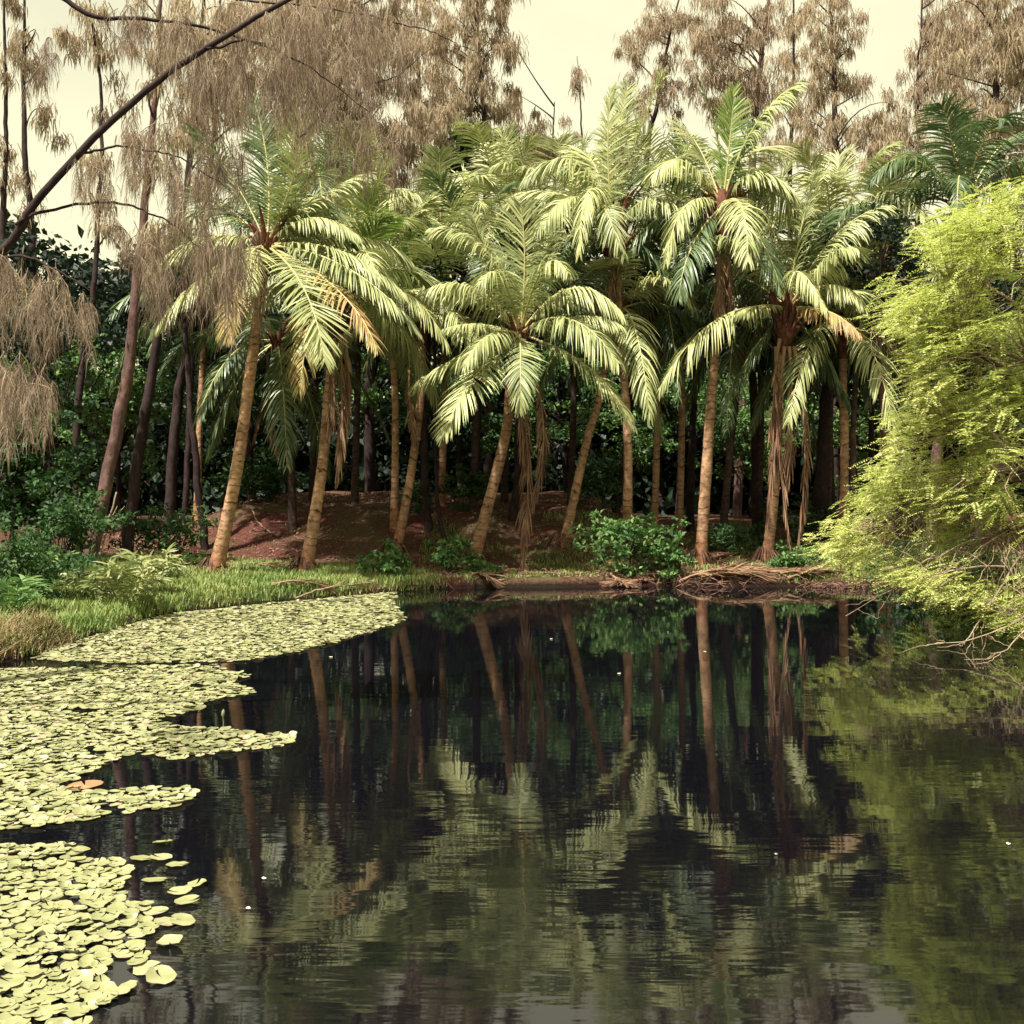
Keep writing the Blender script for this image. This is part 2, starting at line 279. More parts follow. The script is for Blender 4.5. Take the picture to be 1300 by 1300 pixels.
# ------------------------------------------------------------------ palms
def frond_geo(C, Mid, T, g=0.7, L=0.85, n=58, seed=0, spread=0.0, dead=False, wid=0.0165, twist=None):
    r = rs(seed)
    K = n; cl = bez(C, Mid, T, K+1)
    tan = nrm(np.gradient(cl, axis=0))
    hd = np.array([T[0]-C[0], T[1]-C[1], 0.0])
    if np.linalg.norm(hd) < 0.25: hd = np.array([hd[0]+0.3*r.choice([-1, 1]), hd[1]-0.25, 0])
    hd = nrm(hd); side = np.array([hd[1], -hd[0], 0])
    tw = (r.uniform(-0.5, 0.5) if twist is None else twist)
    t = np.linspace(0, 1, K+1)
    nor = nrm(np.cross(np.broadcast_to(side, tan.shape), tan))
    ang = (tw*t)[:, None]
    S = nrm(side*np.cos(ang)+nor*np.sin(ang)); S = nrm(S-(S*tan).sum(-1, keepdims=True)*tan)
    N_ = np.cross(S, tan)
    flen = np.linalg.norm(np.diff(cl, axis=0), axis=1).sum()
    geos = []; P0 = []; D0 = []; LL = []; GG = []; TT = []
    prof = np.interp(t, [0, 0.10, 0.2, 0.45, 0.75, 0.93, 1.0], [0, 0, 0.62, 1.0, 0.85, 0.5, 0.3])
    for s in (-1, 1):
        cl_n = np.interp(t, np.linspace(0, 1, 9), r.normal(0, 0.16, 9)); gn = np.interp(t, np.linspace(0, 1, 8), r.uniform(0.7, 1.35, 8))
        keep = (prof > 0.05) & (r.random(K+1) > 0.06)
        for _ in range(r.integers(0, 3)):
            i0 = r.integers(K//4, K); keep[i0:i0+r.integers(2, 6)] = False
        fa = np.interp(t, [0, 0.5, 1], [0.45, 0.62, 1.15])+cl_n+r.normal(0, 0.09, K+1)
        if dead: fa = fa+0.4
        vup = r.normal(0.12, 0.1, K+1)
        d = s*S*np.cos(fa)[:, None]+tan*np.sin(fa)[:, None]+N_*vup[:, None]*(-1)*np.sign((N_[:, 2:3]).mean() or 1)*-1
        jit = tan*(r.uniform(-0.5, 0.5, K+1)*flen/K)[:, None]
        P0.append((cl+jit)[keep]); D0.append(nrm(d)[keep]); LL.append((prof*L*r.uniform(0.86, 1.1, K+1))[keep]); GG.append((g*gn*r.uniform(0.65, 1.35, K+1))[keep]); TT.append(tan[keep])
    P0, D0, LL, GG, TT = map(np.concatenate, (P0, D0, LL, GG, TT))
    u = np.array([0, 0.25, 0.55, 0.8, 1.0])
    dirs = D0[:, None, :]+np.array([0, 0, -1.0])*(GG[:, None]*2*u[None, :])[:, :, None]
    dirs = nrm(dirs); seg = np.diff(u)[None, :, None]*LL[:, None, None]*(dirs[:, :-1]+dirs[:, 1:])/2
    path = P0[:, None, :]+np.concatenate([np.zeros((len(P0), 1, 3)), np.cumsum(seg, 1)], 1)
    W = TT[:, None, :]-(TT[:, None, :]*dirs).sum(-1, keepdims=True)*dirs
    W = nrm(W+0.15*r.normal(size=(len(P0), 1, 3)))*(wid*np.array([0.6, 1.0, 0.9, 0.6, 0.08]))[None, :, None]
    return ribbons(path, W), tubes(cl[None], (np.interp(t, [0, 0.1, 1], [0.045, 0.024, 0.004]))[None], 5)
def add_frond(root, C, Mid, T, kind='green', label=None, **kw):
    mt = {'green': 'frond', 'dark': 'frond_dark', 'pale': 'frond_pale', 'old': 'frond_old', 'new': 'frond_new', 'dead': 'dead'}[kind]
    lf, ra = frond_geo(C, Mid, T, dead=(kind == 'dead'), **kw)
    o = build('dead_frond' if kind == 'dead' else 'frond', [lf], M[mt], root)
    st = build('stalk', [ra], M['rachis_dead' if kind == 'dead' else 'rachis'], o, origin=np.array(root.location))
    if label: o['label'] = label
    return o
def trunk_geo(line, r0, r1, seed, n=12, flare=1.5, ring=0.05):
    r = rs(seed); K = len(line)
    t = np.linspace(0, 1, K); rad = r0+(r1-r0)*t**0.7
    Ls = np.concatenate([[0], np.cumsum(np.linalg.norm(np.diff(line, axis=0), axis=1))])
    rad = rad*(1+(flare-1)*np.exp(-Ls/0.35))*(1+0.5*ring*np.sin(Ls*6*2*np.pi+3*np.sin(Ls*1.7))+r.normal(0, 0.025, K))
    return tubes(line[None], rad[None], n)
def sheath_geo(C, axis, seed, s=1.0):
    r = rs(seed); ps = []; ra = []
    for k in range(20):
        a = r.uniform(0, 6.28); h = r.uniform(-0.55, 0.1)*s; up = r.uniform(0.25, 0.6)*s
        d = np.array([math.cos(a), math.sin(a), 0])
        p0 = C+axis*h+d*0.09*s; p1 = p0+d*0.13*s+axis*up*0.6; p2 = p0+d*0.3*s*r.uniform(0.6, 1.3)+axis*up
        ps.append(bez(p0, p1, p2, 6)); ra.append(np.array([0.06, 0.06, 0.045, 0.035, 0.025, 0.012])*s)
    core = bez(C-axis*0.7*s, C-axis*0.2*s, C+axis*0.25*s, 6)
    ps.append(core); ra.append(np.array([0.10, 0.15, 0.17, 0.16, 0.12, 0.06])*s)
    return tubes(np.array(ps), np.array(ra), 6)
def palm(tp, crown, Y=None, dYc=0.0, label='', seed=1, r0=0.15, r1=0.085, fronds=(), auto=10, L=3.2, lens=(), azr=None, mat='palmbark', el=(75, -35), kinds=None, group='coconut palms on the far bank', leafL=0.85, down=(), sheath=1.0, n=94):
    """tp: trunk waypoints in photo pixels from base up; crown: pixel of the crown heart"""
    r = rs(seed)
    if Y is None: Y = hit(*tp[0])
    base = P(tp[0][0], tp[0][1], Y); gzb = float(gz(np.array([base[0]]), np.array([base[1]]))[0]); base[2] = gzb
    pts = [base-np.array([0, 0, 0.25])]+[P(a, b, Y+dYc*(i+1)/(len(tp))) for i, (a, b) in enumerate(tp[1:])]+[P(crown[0], crown[1], Y+dYc)]
    C = pts[-1]; Yc = Y+dYc
    root = empty('coconut_palm', base)
    tag(root, label, 'palm tree', group)
    line = smoothline(pts, max(30, int(90)))
    build('trunk', [trunk_geo(line, r0*.82, r1*.86, seed)], M[mat], root)
    ax = nrm(line[-1]-line[-6])
    if sheath: build('leaf_sheath', [sheath_geo(C, ax, seed+3, sheath)], M['sheath'], root)
    sd = seed*100
    for f in fronds:
        mx, my, tx, ty, dm, dt = f[:6]; o = f[6] if len(f) > 6 else {}
        o = dict(o); kind = o.pop('kind', 'green'); c0 = o.pop('c', None)
        sd += 1
        CC = C if c0 is None else P(c0[0], c0[1], Yc)
        add_frond(root, CC, P(mx, my, Yc+dm), P(tx, ty, Yc+dt), kind=kind, seed=sd, L=o.pop('L', leafL), n=n, **o)
    for k in range(auto):
        sd += 1
        f = (k+0.5)/auto
        e = math.radians(el[0]+(el[1]-el[0])*f+r.uniform(-8, 8))
        if azr is None: a = k*2.39996+seed
        else: a = math.radians(azr[0]+(azr[1]-azr[0])*((k*0.618+r.uniform(0, .1)) % 1))
        h = np.array([math.cos(a), math.sin(a), 0.0]); Lk = L*r.uniform(0.85, 1.12)*(0.85 if f < 0.15 else 1)
        d = h*math.cos(e)+np.array([0, 0, 1])*math.sin(e)
        mid = C+d*Lk*0.52; droop = (0.30+0.35*f)*Lk*max(0.25, math.cos(e))
        T = C+(h*math.cos(e)*0.93+np.array([0, 0, 1])*math.sin(e)*0.9)*Lk-np.array([0, 0, droop])
        kd = ('new' if f < 0.06 else 'green') if kinds is None else r.choice(kinds)
        if kinds is None and f > 0.82 and r.random() < 0.35: kd = 'old'
        add_frond(root, C, mid, T, kind=kd, seed=sd, L=leafL*r.uniform(0.9, 1.1), n=n, g=0.25+0.9*f*r.uniform(0.7, 1.2))
    for (a, b, c) in down:          # dead fronds hanging beside the trunk: three pixels each
        sd += 1
        add_frond(root, P(*a, Yc-0.25), P(*b, Yc-0.3), P(*c, Yc-0.3), kind='dead', seed=sd, L=min(.7, .004*math.hypot(a[0]-c[0], a[1]-c[1])), n=60, g=1.3, twist=0.1)
    return root

H = dict
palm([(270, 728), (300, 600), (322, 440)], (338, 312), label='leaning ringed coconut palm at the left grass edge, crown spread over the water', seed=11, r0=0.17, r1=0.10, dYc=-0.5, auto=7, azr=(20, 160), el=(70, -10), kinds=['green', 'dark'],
     fronds=[(340, 215, 322, 128, 0.3, 0.5, H(kind='dark', g=.25, L=.6)), (372, 225, 385, 150, -.3, -.4, H(g=.2, L=.8)), (400, 255, 462, 222, 0, .2, H(g=.5)),
             (395, 277, 455, 300, -.3, -.5, H(g=1.1, L=.6)), (430, 318, 512, 372, -.5, -.8, H(g=.8)), (440, 340, 530, 420, -.9, -1.5, H(g=.7)), (425, 365, 478, 442, -1.3, -2.2, H(g=.6, kind='old', L=.7)),
             (385, 365, 412, 458, -1.6, -2.4, H(g=.15, L=.85, twist=0)), (318, 325, 318, 368, -1.2, -1.9, H(g=.7, L=.6)), (265, 345, 200, 415, -.6, -1, H(g=.9)), (270, 300, 195, 335, -.2, 0, H(g=.8)),
             (300, 235, 248, 165, .4, .6, H(kind='dark', g=.3)), (290, 265, 225, 235, .5, .8, H(kind='dark', g=.5)), (300, 372, 292, 430, -1, -1.4, H(g=.4, kind='old', L=.55)), (450, 300, 520, 330, .5, .8, H(g=.9))])
palm([(385, 722), (408, 600), (417, 500)], (428, 388), Y=22.4, label='curved coconut palm with long dead fronds hanging beside its trunk', seed=12, r0=0.16, r1=0.09, auto=12, L=2.7, el=(65, -15),
     down=[((432, 425), (434, 520), (428, 608)), ((424, 430), (422, 500), (416, 560)), ((438, 425), (442, 490), (438, 560))])
palm([(500, 702), (522, 600), (536, 480)], (533, 398), label='slender curved coconut palm rising behind the small left bush', seed=13, r0=0.13, r1=0.08, auto=12, L=2.2, el=(70, -20),
     down=[((520, 470), (521, 520), (530, 570))], fronds=[(528, 345, 520, 300, -.3, -.3, H(kind='new', g=.1, L=.5)), (545, 350, 562, 310, -.3, -.3, H(kind='new', g=.1, L=.5))])
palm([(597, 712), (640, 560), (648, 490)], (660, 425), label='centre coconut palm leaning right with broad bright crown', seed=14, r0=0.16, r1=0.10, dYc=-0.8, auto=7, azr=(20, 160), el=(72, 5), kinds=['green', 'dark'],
     down=[((661, 480), (670, 600), (662, 722)), ((676, 470), (690, 560), (672, 655)), ((655, 470), (662, 540), (668, 600))],
     fronds=[(666, 335, 661, 262, -.2, -.3, H(g=.3, L=.95, twist=0)), (622, 325, 553, 290, -.2, -.3, H(g=.8, L=.9)), (600, 366, 533, 372, -.5, -.9, H(g=1.2, L=.9)), (612, 412, 563, 418, -.8, -1.3, H(g=1.1, L=.5)),
             (622, 425, 590, 462, -1.2, -1.9, H(g=.9, L=.75)), (598, 445, 528, 487, -.9, -1.5, H(g=.7)), (605, 475, 563, 553, -1.3, -2.2, H(g=.35, L=.85)), (661, 455, 660, 520, -1.3, -1.7, H(g=.4, L=.6)),
             (725, 366, 790, 398, -.4, -.7, H(g=1.3, L=.95)), (722, 405, 784, 460, -1.2, -2, H(g=1.0, L=.95)), (735, 402, 790, 415, -.6, -.8, H(g=1.4, L=.6)), (745, 465, 802, 538, -.5, -.7, H(g=.6, L=.8)),
             (700, 345, 745, 290, .1, .2, H(g=.5, kind='dark')), (628, 345, 600, 275, .2, .3, H(g=.4)), (690, 340, 720, 345, -.9, -1.4, H(g=.9, L=.7)), (636, 352, 610, 360, -.9, -1.4, H(g=.9, L=.7)),
             (700, 385, 770, 330, .4, .8, H(g=.7, kind='dark'))])
palm([(795, 705), (797, 560), (786, 400)], (780, 292), label='tall straight coconut palm behind the broadleaf bush, reddish dead sheaths under its crown', seed=15, r0=0.135, r1=0.085, dYc=-.2, auto=9, azr=(10, 170), el=(75, -25), kinds=['green', 'dark'], sheath=1.35,
     down=[((774, 300), (776, 345), (778, 392)), ((784, 300), (786, 345), (784, 385))],
     fronds=[(784, 195, 797, 108, .2, .3, H(g=.3, L=.7)), (772, 200, 776, 112, -.2, -.2, H(g=.2, L=.6)), (806, 185, 842, 92, .1, .2, H(g=.4, L=.8)), (728, 206, 662, 232, -.2, -.4, H(g=1.0, L=.95)),
             (732, 250, 684, 290, -.7, -1.3, H(g=1.2, L=.9)), (768, 262, 792, 325, -1.2, -1.8, H(g=.8, L=.7)), (835, 252, 884, 305, -.6, -1, H(g=1.5, L=.85)), (838, 215, 905, 190, .3, .5, H(g=.8)),
             (735, 325, 690, 372, -.2, 0, H(g=.8, kind='dark')), (835, 330, 888, 400, -.2, -.2, H(g=.9, kind='dark')), (750, 240, 735, 320, -1, -1.7, H(g=.9, L=.8))])
palm([(888, 716), (905, 480), (915, 370)], (917, 262), label='thick-based straight coconut palm standing on the debris-strewn right bank', seed=16, r0=0.155, r1=0.09, dYc=-.2, auto=9, azr=(0, 180), el=(75, -25), kinds=['green', 'dark'], sheath=1.4,
     down=[((912, 300), (914, 370), (912, 440)), ((922, 300), (926, 360), (924, 430))],
     fronds=[(910, 175, 883, 96, .2, .2, H(g=.2, L=.35, kind='dark')), (926, 185, 932, 112, 0, 0, H(g=.15, L=.6, kind='new')), (955, 165, 1012, 106, -.2, -.3, H(g=.7, L=.9)), (868, 205, 828, 225, -.3, -.6, H(g=1.1)),
             (960, 222, 1010, 250, -.3, -.5, H(g=1.2)), (872, 260, 846, 330, -.7, -1.2, H(g=1)), (962, 300, 990, 365, -.8, -1.3, H(g=.8, kind='dark')), (880, 310, 862, 375, -1, -1.5, H(g=.8, kind='dark')),
             (940, 260, 950, 330, -1.2, -2, H(g=.9))])
palm([(972, 712), (985, 600), (990, 480)], (1000, 392), label='coconut palm wrapped in a skirt of dead fronds at the right bank', seed=17, r0=0.14, r1=0.10, dYc=-.6, auto=6, azr=(10, 170), el=(70, 0), kinds=['green', 'dark'], sheath=1.3,
     down=[((985, 440), (988, 560), (1003, 695)), ((1008, 440), (1022, 560), (1012, 692)), ((996, 440), (985, 560), (975, 660)), ((1002, 440), (1005, 540), (1000, 620)), ((990, 430), (982, 520), (990, 600))],
     fronds=[(912, 405, 838, 492, -.8, -1.3, H(g=1.3, L=1.0)), (965, 388, 932, 400, -.7, -1, H(g=1.2, L=.45)), (1012, 345, 1048, 392, -.9, -1.6, H(g=1.3, L=.7)), (1055, 362, 1098, 390, -.7, -1.1, H(g=1.2, L=.7)),
             (1050, 395, 1092, 425, -1, -1.6, H(g=1.2, L=.6, kind='old')), (955, 325, 900, 298, -.2, -.4, H(g=1.0)), (1015, 300, 1035, 225, 0, .2, H(g=.4)), (1060, 300, 1125, 262, 0, .1, H(g=.8)),
             (980, 300, 965, 240, .1, .2, H(g=.5)), (960, 440, 925, 500, .1, .2, H(g=.9, kind='dark')), (1045, 450, 1075, 510, 0, 0, H(g=.9, kind='dark')), (1050, 330, 1085, 315, -.8, -1.3, H(g=1, L=.8))])
# palms standing further in
B = 'coconut palms further into the grove'
palm([(712, 695), (745, 560), (760, 510)], (782, 395), label='leaning coconut palm with bare tan trunk right of the centre palm', seed=21, r0=0.13, r1=0.085, auto=11, L=2.5, el=(50, -25), kinds=['dark', 'green'])
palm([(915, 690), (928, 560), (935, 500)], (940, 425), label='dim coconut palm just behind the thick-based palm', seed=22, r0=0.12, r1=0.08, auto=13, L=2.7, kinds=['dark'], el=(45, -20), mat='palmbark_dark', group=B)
palm([(500, 690), (502, 560), (500, 470)], (488, 345), label='dark upright coconut palm left of the slender curved palm', seed=23, r0=0.11, r1=0.08, Y=25.5, auto=13, L=2.6, el=(70, -15), group=B)
palm([(1070, 665), (1072, 560), (1070, 490)], (1072, 415), label='ringed straight coconut palm in front of the dark wood beside the feathery tree', seed=24, r0=0.12, r1=0.10, Y=25, auto=14, L=2.7, kinds=['dark', 'green'], group=B)
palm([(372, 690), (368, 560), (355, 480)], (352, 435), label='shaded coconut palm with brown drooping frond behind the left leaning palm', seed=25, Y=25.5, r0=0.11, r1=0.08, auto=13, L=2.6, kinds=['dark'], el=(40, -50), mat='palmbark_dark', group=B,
     down=[((350, 450), (343, 520), (352, 578)), ((340, 450), (335, 500), (322, 560))])
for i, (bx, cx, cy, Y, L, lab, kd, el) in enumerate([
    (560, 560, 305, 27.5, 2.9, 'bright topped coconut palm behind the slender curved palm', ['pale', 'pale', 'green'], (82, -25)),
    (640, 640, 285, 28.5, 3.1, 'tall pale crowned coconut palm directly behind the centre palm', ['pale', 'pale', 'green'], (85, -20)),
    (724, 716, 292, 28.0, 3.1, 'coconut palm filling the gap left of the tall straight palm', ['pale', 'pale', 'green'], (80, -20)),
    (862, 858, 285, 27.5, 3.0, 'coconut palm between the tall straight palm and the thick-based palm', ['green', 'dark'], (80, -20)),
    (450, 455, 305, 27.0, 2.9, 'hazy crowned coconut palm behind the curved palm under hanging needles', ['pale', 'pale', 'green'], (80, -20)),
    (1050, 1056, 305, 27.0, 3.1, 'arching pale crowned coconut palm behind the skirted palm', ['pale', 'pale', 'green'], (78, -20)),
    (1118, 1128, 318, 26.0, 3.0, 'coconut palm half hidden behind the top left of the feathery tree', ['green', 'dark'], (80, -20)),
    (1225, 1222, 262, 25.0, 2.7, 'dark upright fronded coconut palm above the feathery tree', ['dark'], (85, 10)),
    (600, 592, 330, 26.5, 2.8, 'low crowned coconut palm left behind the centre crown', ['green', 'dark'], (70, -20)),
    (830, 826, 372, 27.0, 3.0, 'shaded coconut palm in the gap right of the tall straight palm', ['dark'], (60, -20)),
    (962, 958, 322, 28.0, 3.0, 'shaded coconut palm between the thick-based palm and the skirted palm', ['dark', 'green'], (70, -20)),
    (396, 396, 268, 28.0, 3.0, 'coconut palm with dark crown behind the leaning left palm', ['dark', 'green'], (75, -30)),
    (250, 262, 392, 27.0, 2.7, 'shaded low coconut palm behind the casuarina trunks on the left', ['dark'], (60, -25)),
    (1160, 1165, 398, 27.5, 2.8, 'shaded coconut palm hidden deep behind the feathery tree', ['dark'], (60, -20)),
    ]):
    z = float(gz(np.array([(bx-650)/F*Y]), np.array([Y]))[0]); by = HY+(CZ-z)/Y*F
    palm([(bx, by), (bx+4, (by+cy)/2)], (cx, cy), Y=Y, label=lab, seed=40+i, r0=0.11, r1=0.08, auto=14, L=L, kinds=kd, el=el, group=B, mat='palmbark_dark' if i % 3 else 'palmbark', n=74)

# ------------------------------------------------------------------ casuarinas
def needles(centres, radii, per, length, rng, width, spread=0.35):
    """drooping needle tassels around clump centres"""
    N = len(centres)*per
    c = np.repeat(centres, per, 0); rr = np.repeat(radii, per)[:, None]
    p = c+rng.normal(size=(N, 3))*rr*np.array([0.6, 0.6, 0.5])
    out = nrm(rng.normal(size=(N, 3))*np.array([1, 1, 0.3]))*spread
    Ln = length*rng.uniform(0.4, 1.3, (N, 1))
    k = np.array([0, 0.5, 1.0])
    path = p[:, None, :]+out[:, None, :]*(np.sqrt(k)[None, :, None])*Ln[:, None, :]+np.array([0, 0, -1.0])*(k**1.3)[None, :, None]*Ln[:, None, :]
    wv_ = nrm(np.cross(rng.normal(size=(N, 3)), np.array([0, 0, 1.0])))[:, None, :]*(width*np.array([0.8, 1, 0.25]))[None, :, None]
    return ribbons(path, wv_)
def casuarina(trunk, blobs, Y, label, seed, r0=0.16, dens=1.0, mat='casbark', fmat='cas', width=0.0135, length=0.30, base=None, depth=1.2, group='casuarinas behind the palms', per=72):
    rng = rs(seed)
    pts = [P(a, b, Y) for a, b in trunk]
    b0 = pts[0].copy(); b0[2] = float(gz(b0[0:1], b0[1:2])[0])
    if pts[0][2] < b0[2]+0.6: pts[0] = b0-np.array([0, 0, .3])
    else: pts = [b0-np.array([0, 0, .3])]+pts
    root = empty('casuarina_tree', b0); tag(root, label, 'tree', group)
    line = smoothline(pts, 60)
    line[3:] += np.cumsum(rng.normal(0, 0.012, (57, 3)), 0)*np.array([1, 1, 0])
    rad = r0*(1-0.85*np.linspace(0, 1, 60)**1.2)
    tg = [tubes(line[None], rad[None], 9)]
    cs = []; rd = []; limbs = []
    for (bx, by, rx, ry) in blobs:
        c = P(bx, by, Y); sc_ = 1.22 if Y >= 30 else 1.0; RX, RZ = rx/F*Y*sc_, ry/F*Y*sc_
        k = max(4, int(dens*RX*RZ*19.0))
        pp = rng.normal(size=(k, 3)); pp = nrm(pp)*rng.random((k, 1))**0.45
        pp = c+pp*np.array([RX, min(RX, depth)+0.3, RZ])
        cs.append(pp); rd.append(rng.uniform(0.10, 0.30, k)*1.0)
        for p in pp[::2]:
            zi = np.clip(p[2]-0.3-abs(p[0]-line[:, 0].mean())*0.5, line[5, 2], line[-2, 2]); s = line[np.argmin(abs(line[:, 2]-zi))]
            limbs.append(bez(s, (s+p)/2+rng.normal(0, 0.12, 3)+np.array([0, 0, 0.15]), p, 7))
    cs = np.concatenate(cs); rd = np.concatenate(rd)
    limbs = limbs[::3]; tg.append(tubes(np.array(limbs), np.tile(np.linspace(0.028, 0.006, 7), (len(limbs), 1)), 4))
    build('trunk', tg, M[mat], root)
    build('crown', [needles(cs, rd, per, length, rng, width)], M[fmat], root)
    return root
casuarina([(620, 640), (618, 300), (612, 100), (600, -60)], [(590, 15, 55, 45), (602, 95, 48, 55), (566, 150, 38, 45), (628, 150, 25, 30), (552, 60, 28, 45), (610, -40, 60, 40), (590, 185, 40, 25), (640, 40, 12, 40)], 36, 'tall casuarina with dense drooping crown above the gap behind the centre palm', 61)
casuarina([(470, 640), (468, 300), (455, 100), (440, -80)], [(448, 70, 60, 80), (485, 160, 60, 50), (420, 30, 60, 60), (505, 235, 45, 45), (440, 230, 45, 50), (500, 60, 30, 60), (460, -40, 80, 40), (400, 120, 40, 80)], 33, 'broad casuarina with wide tawny curtain of needles left of the tall casuarina', 62)
casuarina([(705, 640), (702, 300), (700, 130)], [(700, 168, 26, 35), (690, 190, 22, 30), (655, 60, 14, 20), (664, 110, 18, 20)], 38, 'small low casuarina top just left of the open sky', 63, r0=.1, dens=.8)
casuarina([(742, 640), (738, 300), (735, 160), (734, 70)], [(735, 190, 16, 20), (733, 100, 5, 30)], 38, 'thin bare casuarina spire standing alone in the open sky', 64, r0=.06, dens=.5)
casuarina([(840, 640), (822, 250), (838, 120), (868, -30)], [(832, 32, 42, 34), (805, 62, 20, 32), (842, 100, 16, 30), (858, 130, 20, 30), (870, 10, 25, 30), (815, 130, 10, 20)], 37, 'casuarina with loose patchy crown right of the open sky', 65, r0=.13, dens=.8)
casuarina([(935, 640), (955, 200), (968, 60), (985, -60)], [(905, 60, 40, 60), (930, 25, 45, 45), (955, 85, 30, 45), (892, 120, 25, 25), (950, 130, 40, 30), (975, 20, 20, 30)], 36, 'leaning casuarina with pinkish trunk showing above the thick-based palm', 66, r0=.15, mat='casbark_light', dens=.8)
casuarina([(1060, 640), (1058, 300), (1058, 100), (1052, -40)], [(1055, 35, 36, 45), (1050, 90, 28, 30), (1035, 140, 28, 30), (1088, 100, 24, 20), (1082, 165, 45, 28), (1120, 160, 28, 35), (1055, -20, 25, 25), (1030, 185, 40, 25)], 36, 'narrow columnar casuarina standing alone between two sky gaps', 67, r0=.15, dens=1.0)
casuarina([(1160, 640), (1165, 300), (1166, 150), (1178, -40)], [(1195, 70, 36, 60), (1170, 110, 26, 40), (1200, 20, 34, 40), (1150, 170, 30, 30)], 35, 'casuarina with slim bowed trunk at the left of the top right corner', 68, r0=.12, dens=.85)
casuarina([(1270, 640), (1265, 300), (1262, 100), (1258, -60)], [(1250, 60, 55, 70), (1290, 120, 50, 60), (1250, 170, 45, 35), (1290, 20, 50, 50), (1300, 200, 40, 40)], 31, 'dense dark casuarina filling the top right corner', 69, r0=.17, dens=1.1)
casuarina([(545, 640), (540, 300), (530, 80), (525, -60)], [(530, 40, 40, 60), (548, 130, 34, 50), (515, 190, 36, 40), (560, 215, 40, 30)], 43, 'far hazy casuarina filling in left of the tall dense casuarina', 91, r0=.13, dens=.7)
casuarina([(668, 640), (664, 300), (660, 200), (658, 110)], [(660, 200, 34, 26), (645, 150, 18, 26), (676, 215, 30, 20)], 43, 'short far casuarina low behind the palms left of the open sky', 92, r0=.09, dens=.7)
casuarina([(792, 640), (788, 300), (786, 200), (782, 130)], [(786, 190, 30, 34), (800, 150, 20, 26), (770, 215, 34, 20)], 43, 'short far casuarina low behind the crown of the tall straight palm', 93, r0=.09, dens=.7)
casuarina([(1000, 640), (1003, 300), (1006, 100), (1004, -50)], [(1003, 40, 24, 60), (1010, 120, 28, 50), (995, 185, 34, 34)], 44, 'far hazy casuarina between the leaning pinkish one and the columnar one', 94, r0=.12, dens=.65)
casuarina([(1128, 640), (1126, 300), (1124, 220), (1122, 150)], [(1125, 190, 36, 30), (1105, 215, 34, 24), (1145, 215, 34, 26)], 43, 'short far casuarina low in the right sky gap', 95, r0=.09, dens=.7)
casuarina([(1222, 640), (1222, 300), (1224, 100), (1226, -50)], [(1222, 60, 34, 70), (1215, 160, 40, 50), (1240, 200, 40, 30)], 42, 'far hazy casuarina behind the two top right ones', 96, r0=.12, dens=.7)
# tall thin ones on the left
LG = 'casuarinas on the left bank'
casuarina([(107, 690), (150, 540), (172, 400), (188, 240), (205, 60), (212, -60)], [(200, 60, 40, 70), (225, 150, 38, 55), (180, 200, 26, 50), (210, 290, 26, 40), (240, 30, 40, 50)], 21.5, 'pinkish casuarina trunk leaning right at the left bank, largest of the left trunks', 71, r0=.135, mat='casbark_light', group=LG, dens=.9, width=.012)
casuarina([(158, 690), (180, 560), (203, 430), (240, 250), (262, 40), (268, -50)], [(270, 60, 40, 70), (300, 130, 36, 60), (255, 170, 30, 50), (310, 20, 50, 50), (345, 90, 40, 80)], 23, 'dark casuarina trunk leaning right just behind the pinkish one', 72, r0=.125, group=LG, dens=1.0, width=.013)
casuarina([(98, 670), (100, 500), (118, 360), (125, 150), (108, -50)], [(120, 30, 26, 40), (140, 110, 24, 60), (112, 200, 16, 30), (130, 270, 18, 40), (95, 60, 16, 30)], 26, 'straight slim casuarina with tufted stem behind the pinkish leaning trunk', 73, r0=.10, group=LG, dens=.8, width=.014)
casuarina([(44, 660), (40, 420), (28, 160), (24, -50)], [(24, 20, 16, 45), (40, 80, 14, 30), (30, 250, 10, 30), (60, 160, 22, 25)], 28, 'bare tall casuarina pole second from the left frame edge', 74, r0=.13, group=LG, dens=.6, width=.014)
casuarina([(12, 660), (8, 420), (5, 200), (6, -50)], [(8, 60, 10, 60), (2, 200, 10, 40), (10, -20, 20, 30)], 27, 'dark casuarina pole at the very left frame edge', 75, r0=.12, group=LG, dens=.6, width=.014)
casuarina([(212, 680), (225, 500), (240, 400), (262, 200), (275, -40)], [(330, 30, 40, 40), (290, 90, 30, 60), (275, 200, 22, 50)], 26, 'shaded slim casuarina right of the two leaning left trunks', 76, r0=.13, group=LG, dens=.9, width=.015)
casuarina([(368, 640), (372, 300), (380, 100), (385, -40)], [(380, 60, 34, 80), (365, 160, 28, 50), (400, 0, 50, 40), (405, 190, 25, 40)], 30, 'casuarina rising behind the crown of the leaning left palm', 77, r0=.13, group=LG, dens=1.0)
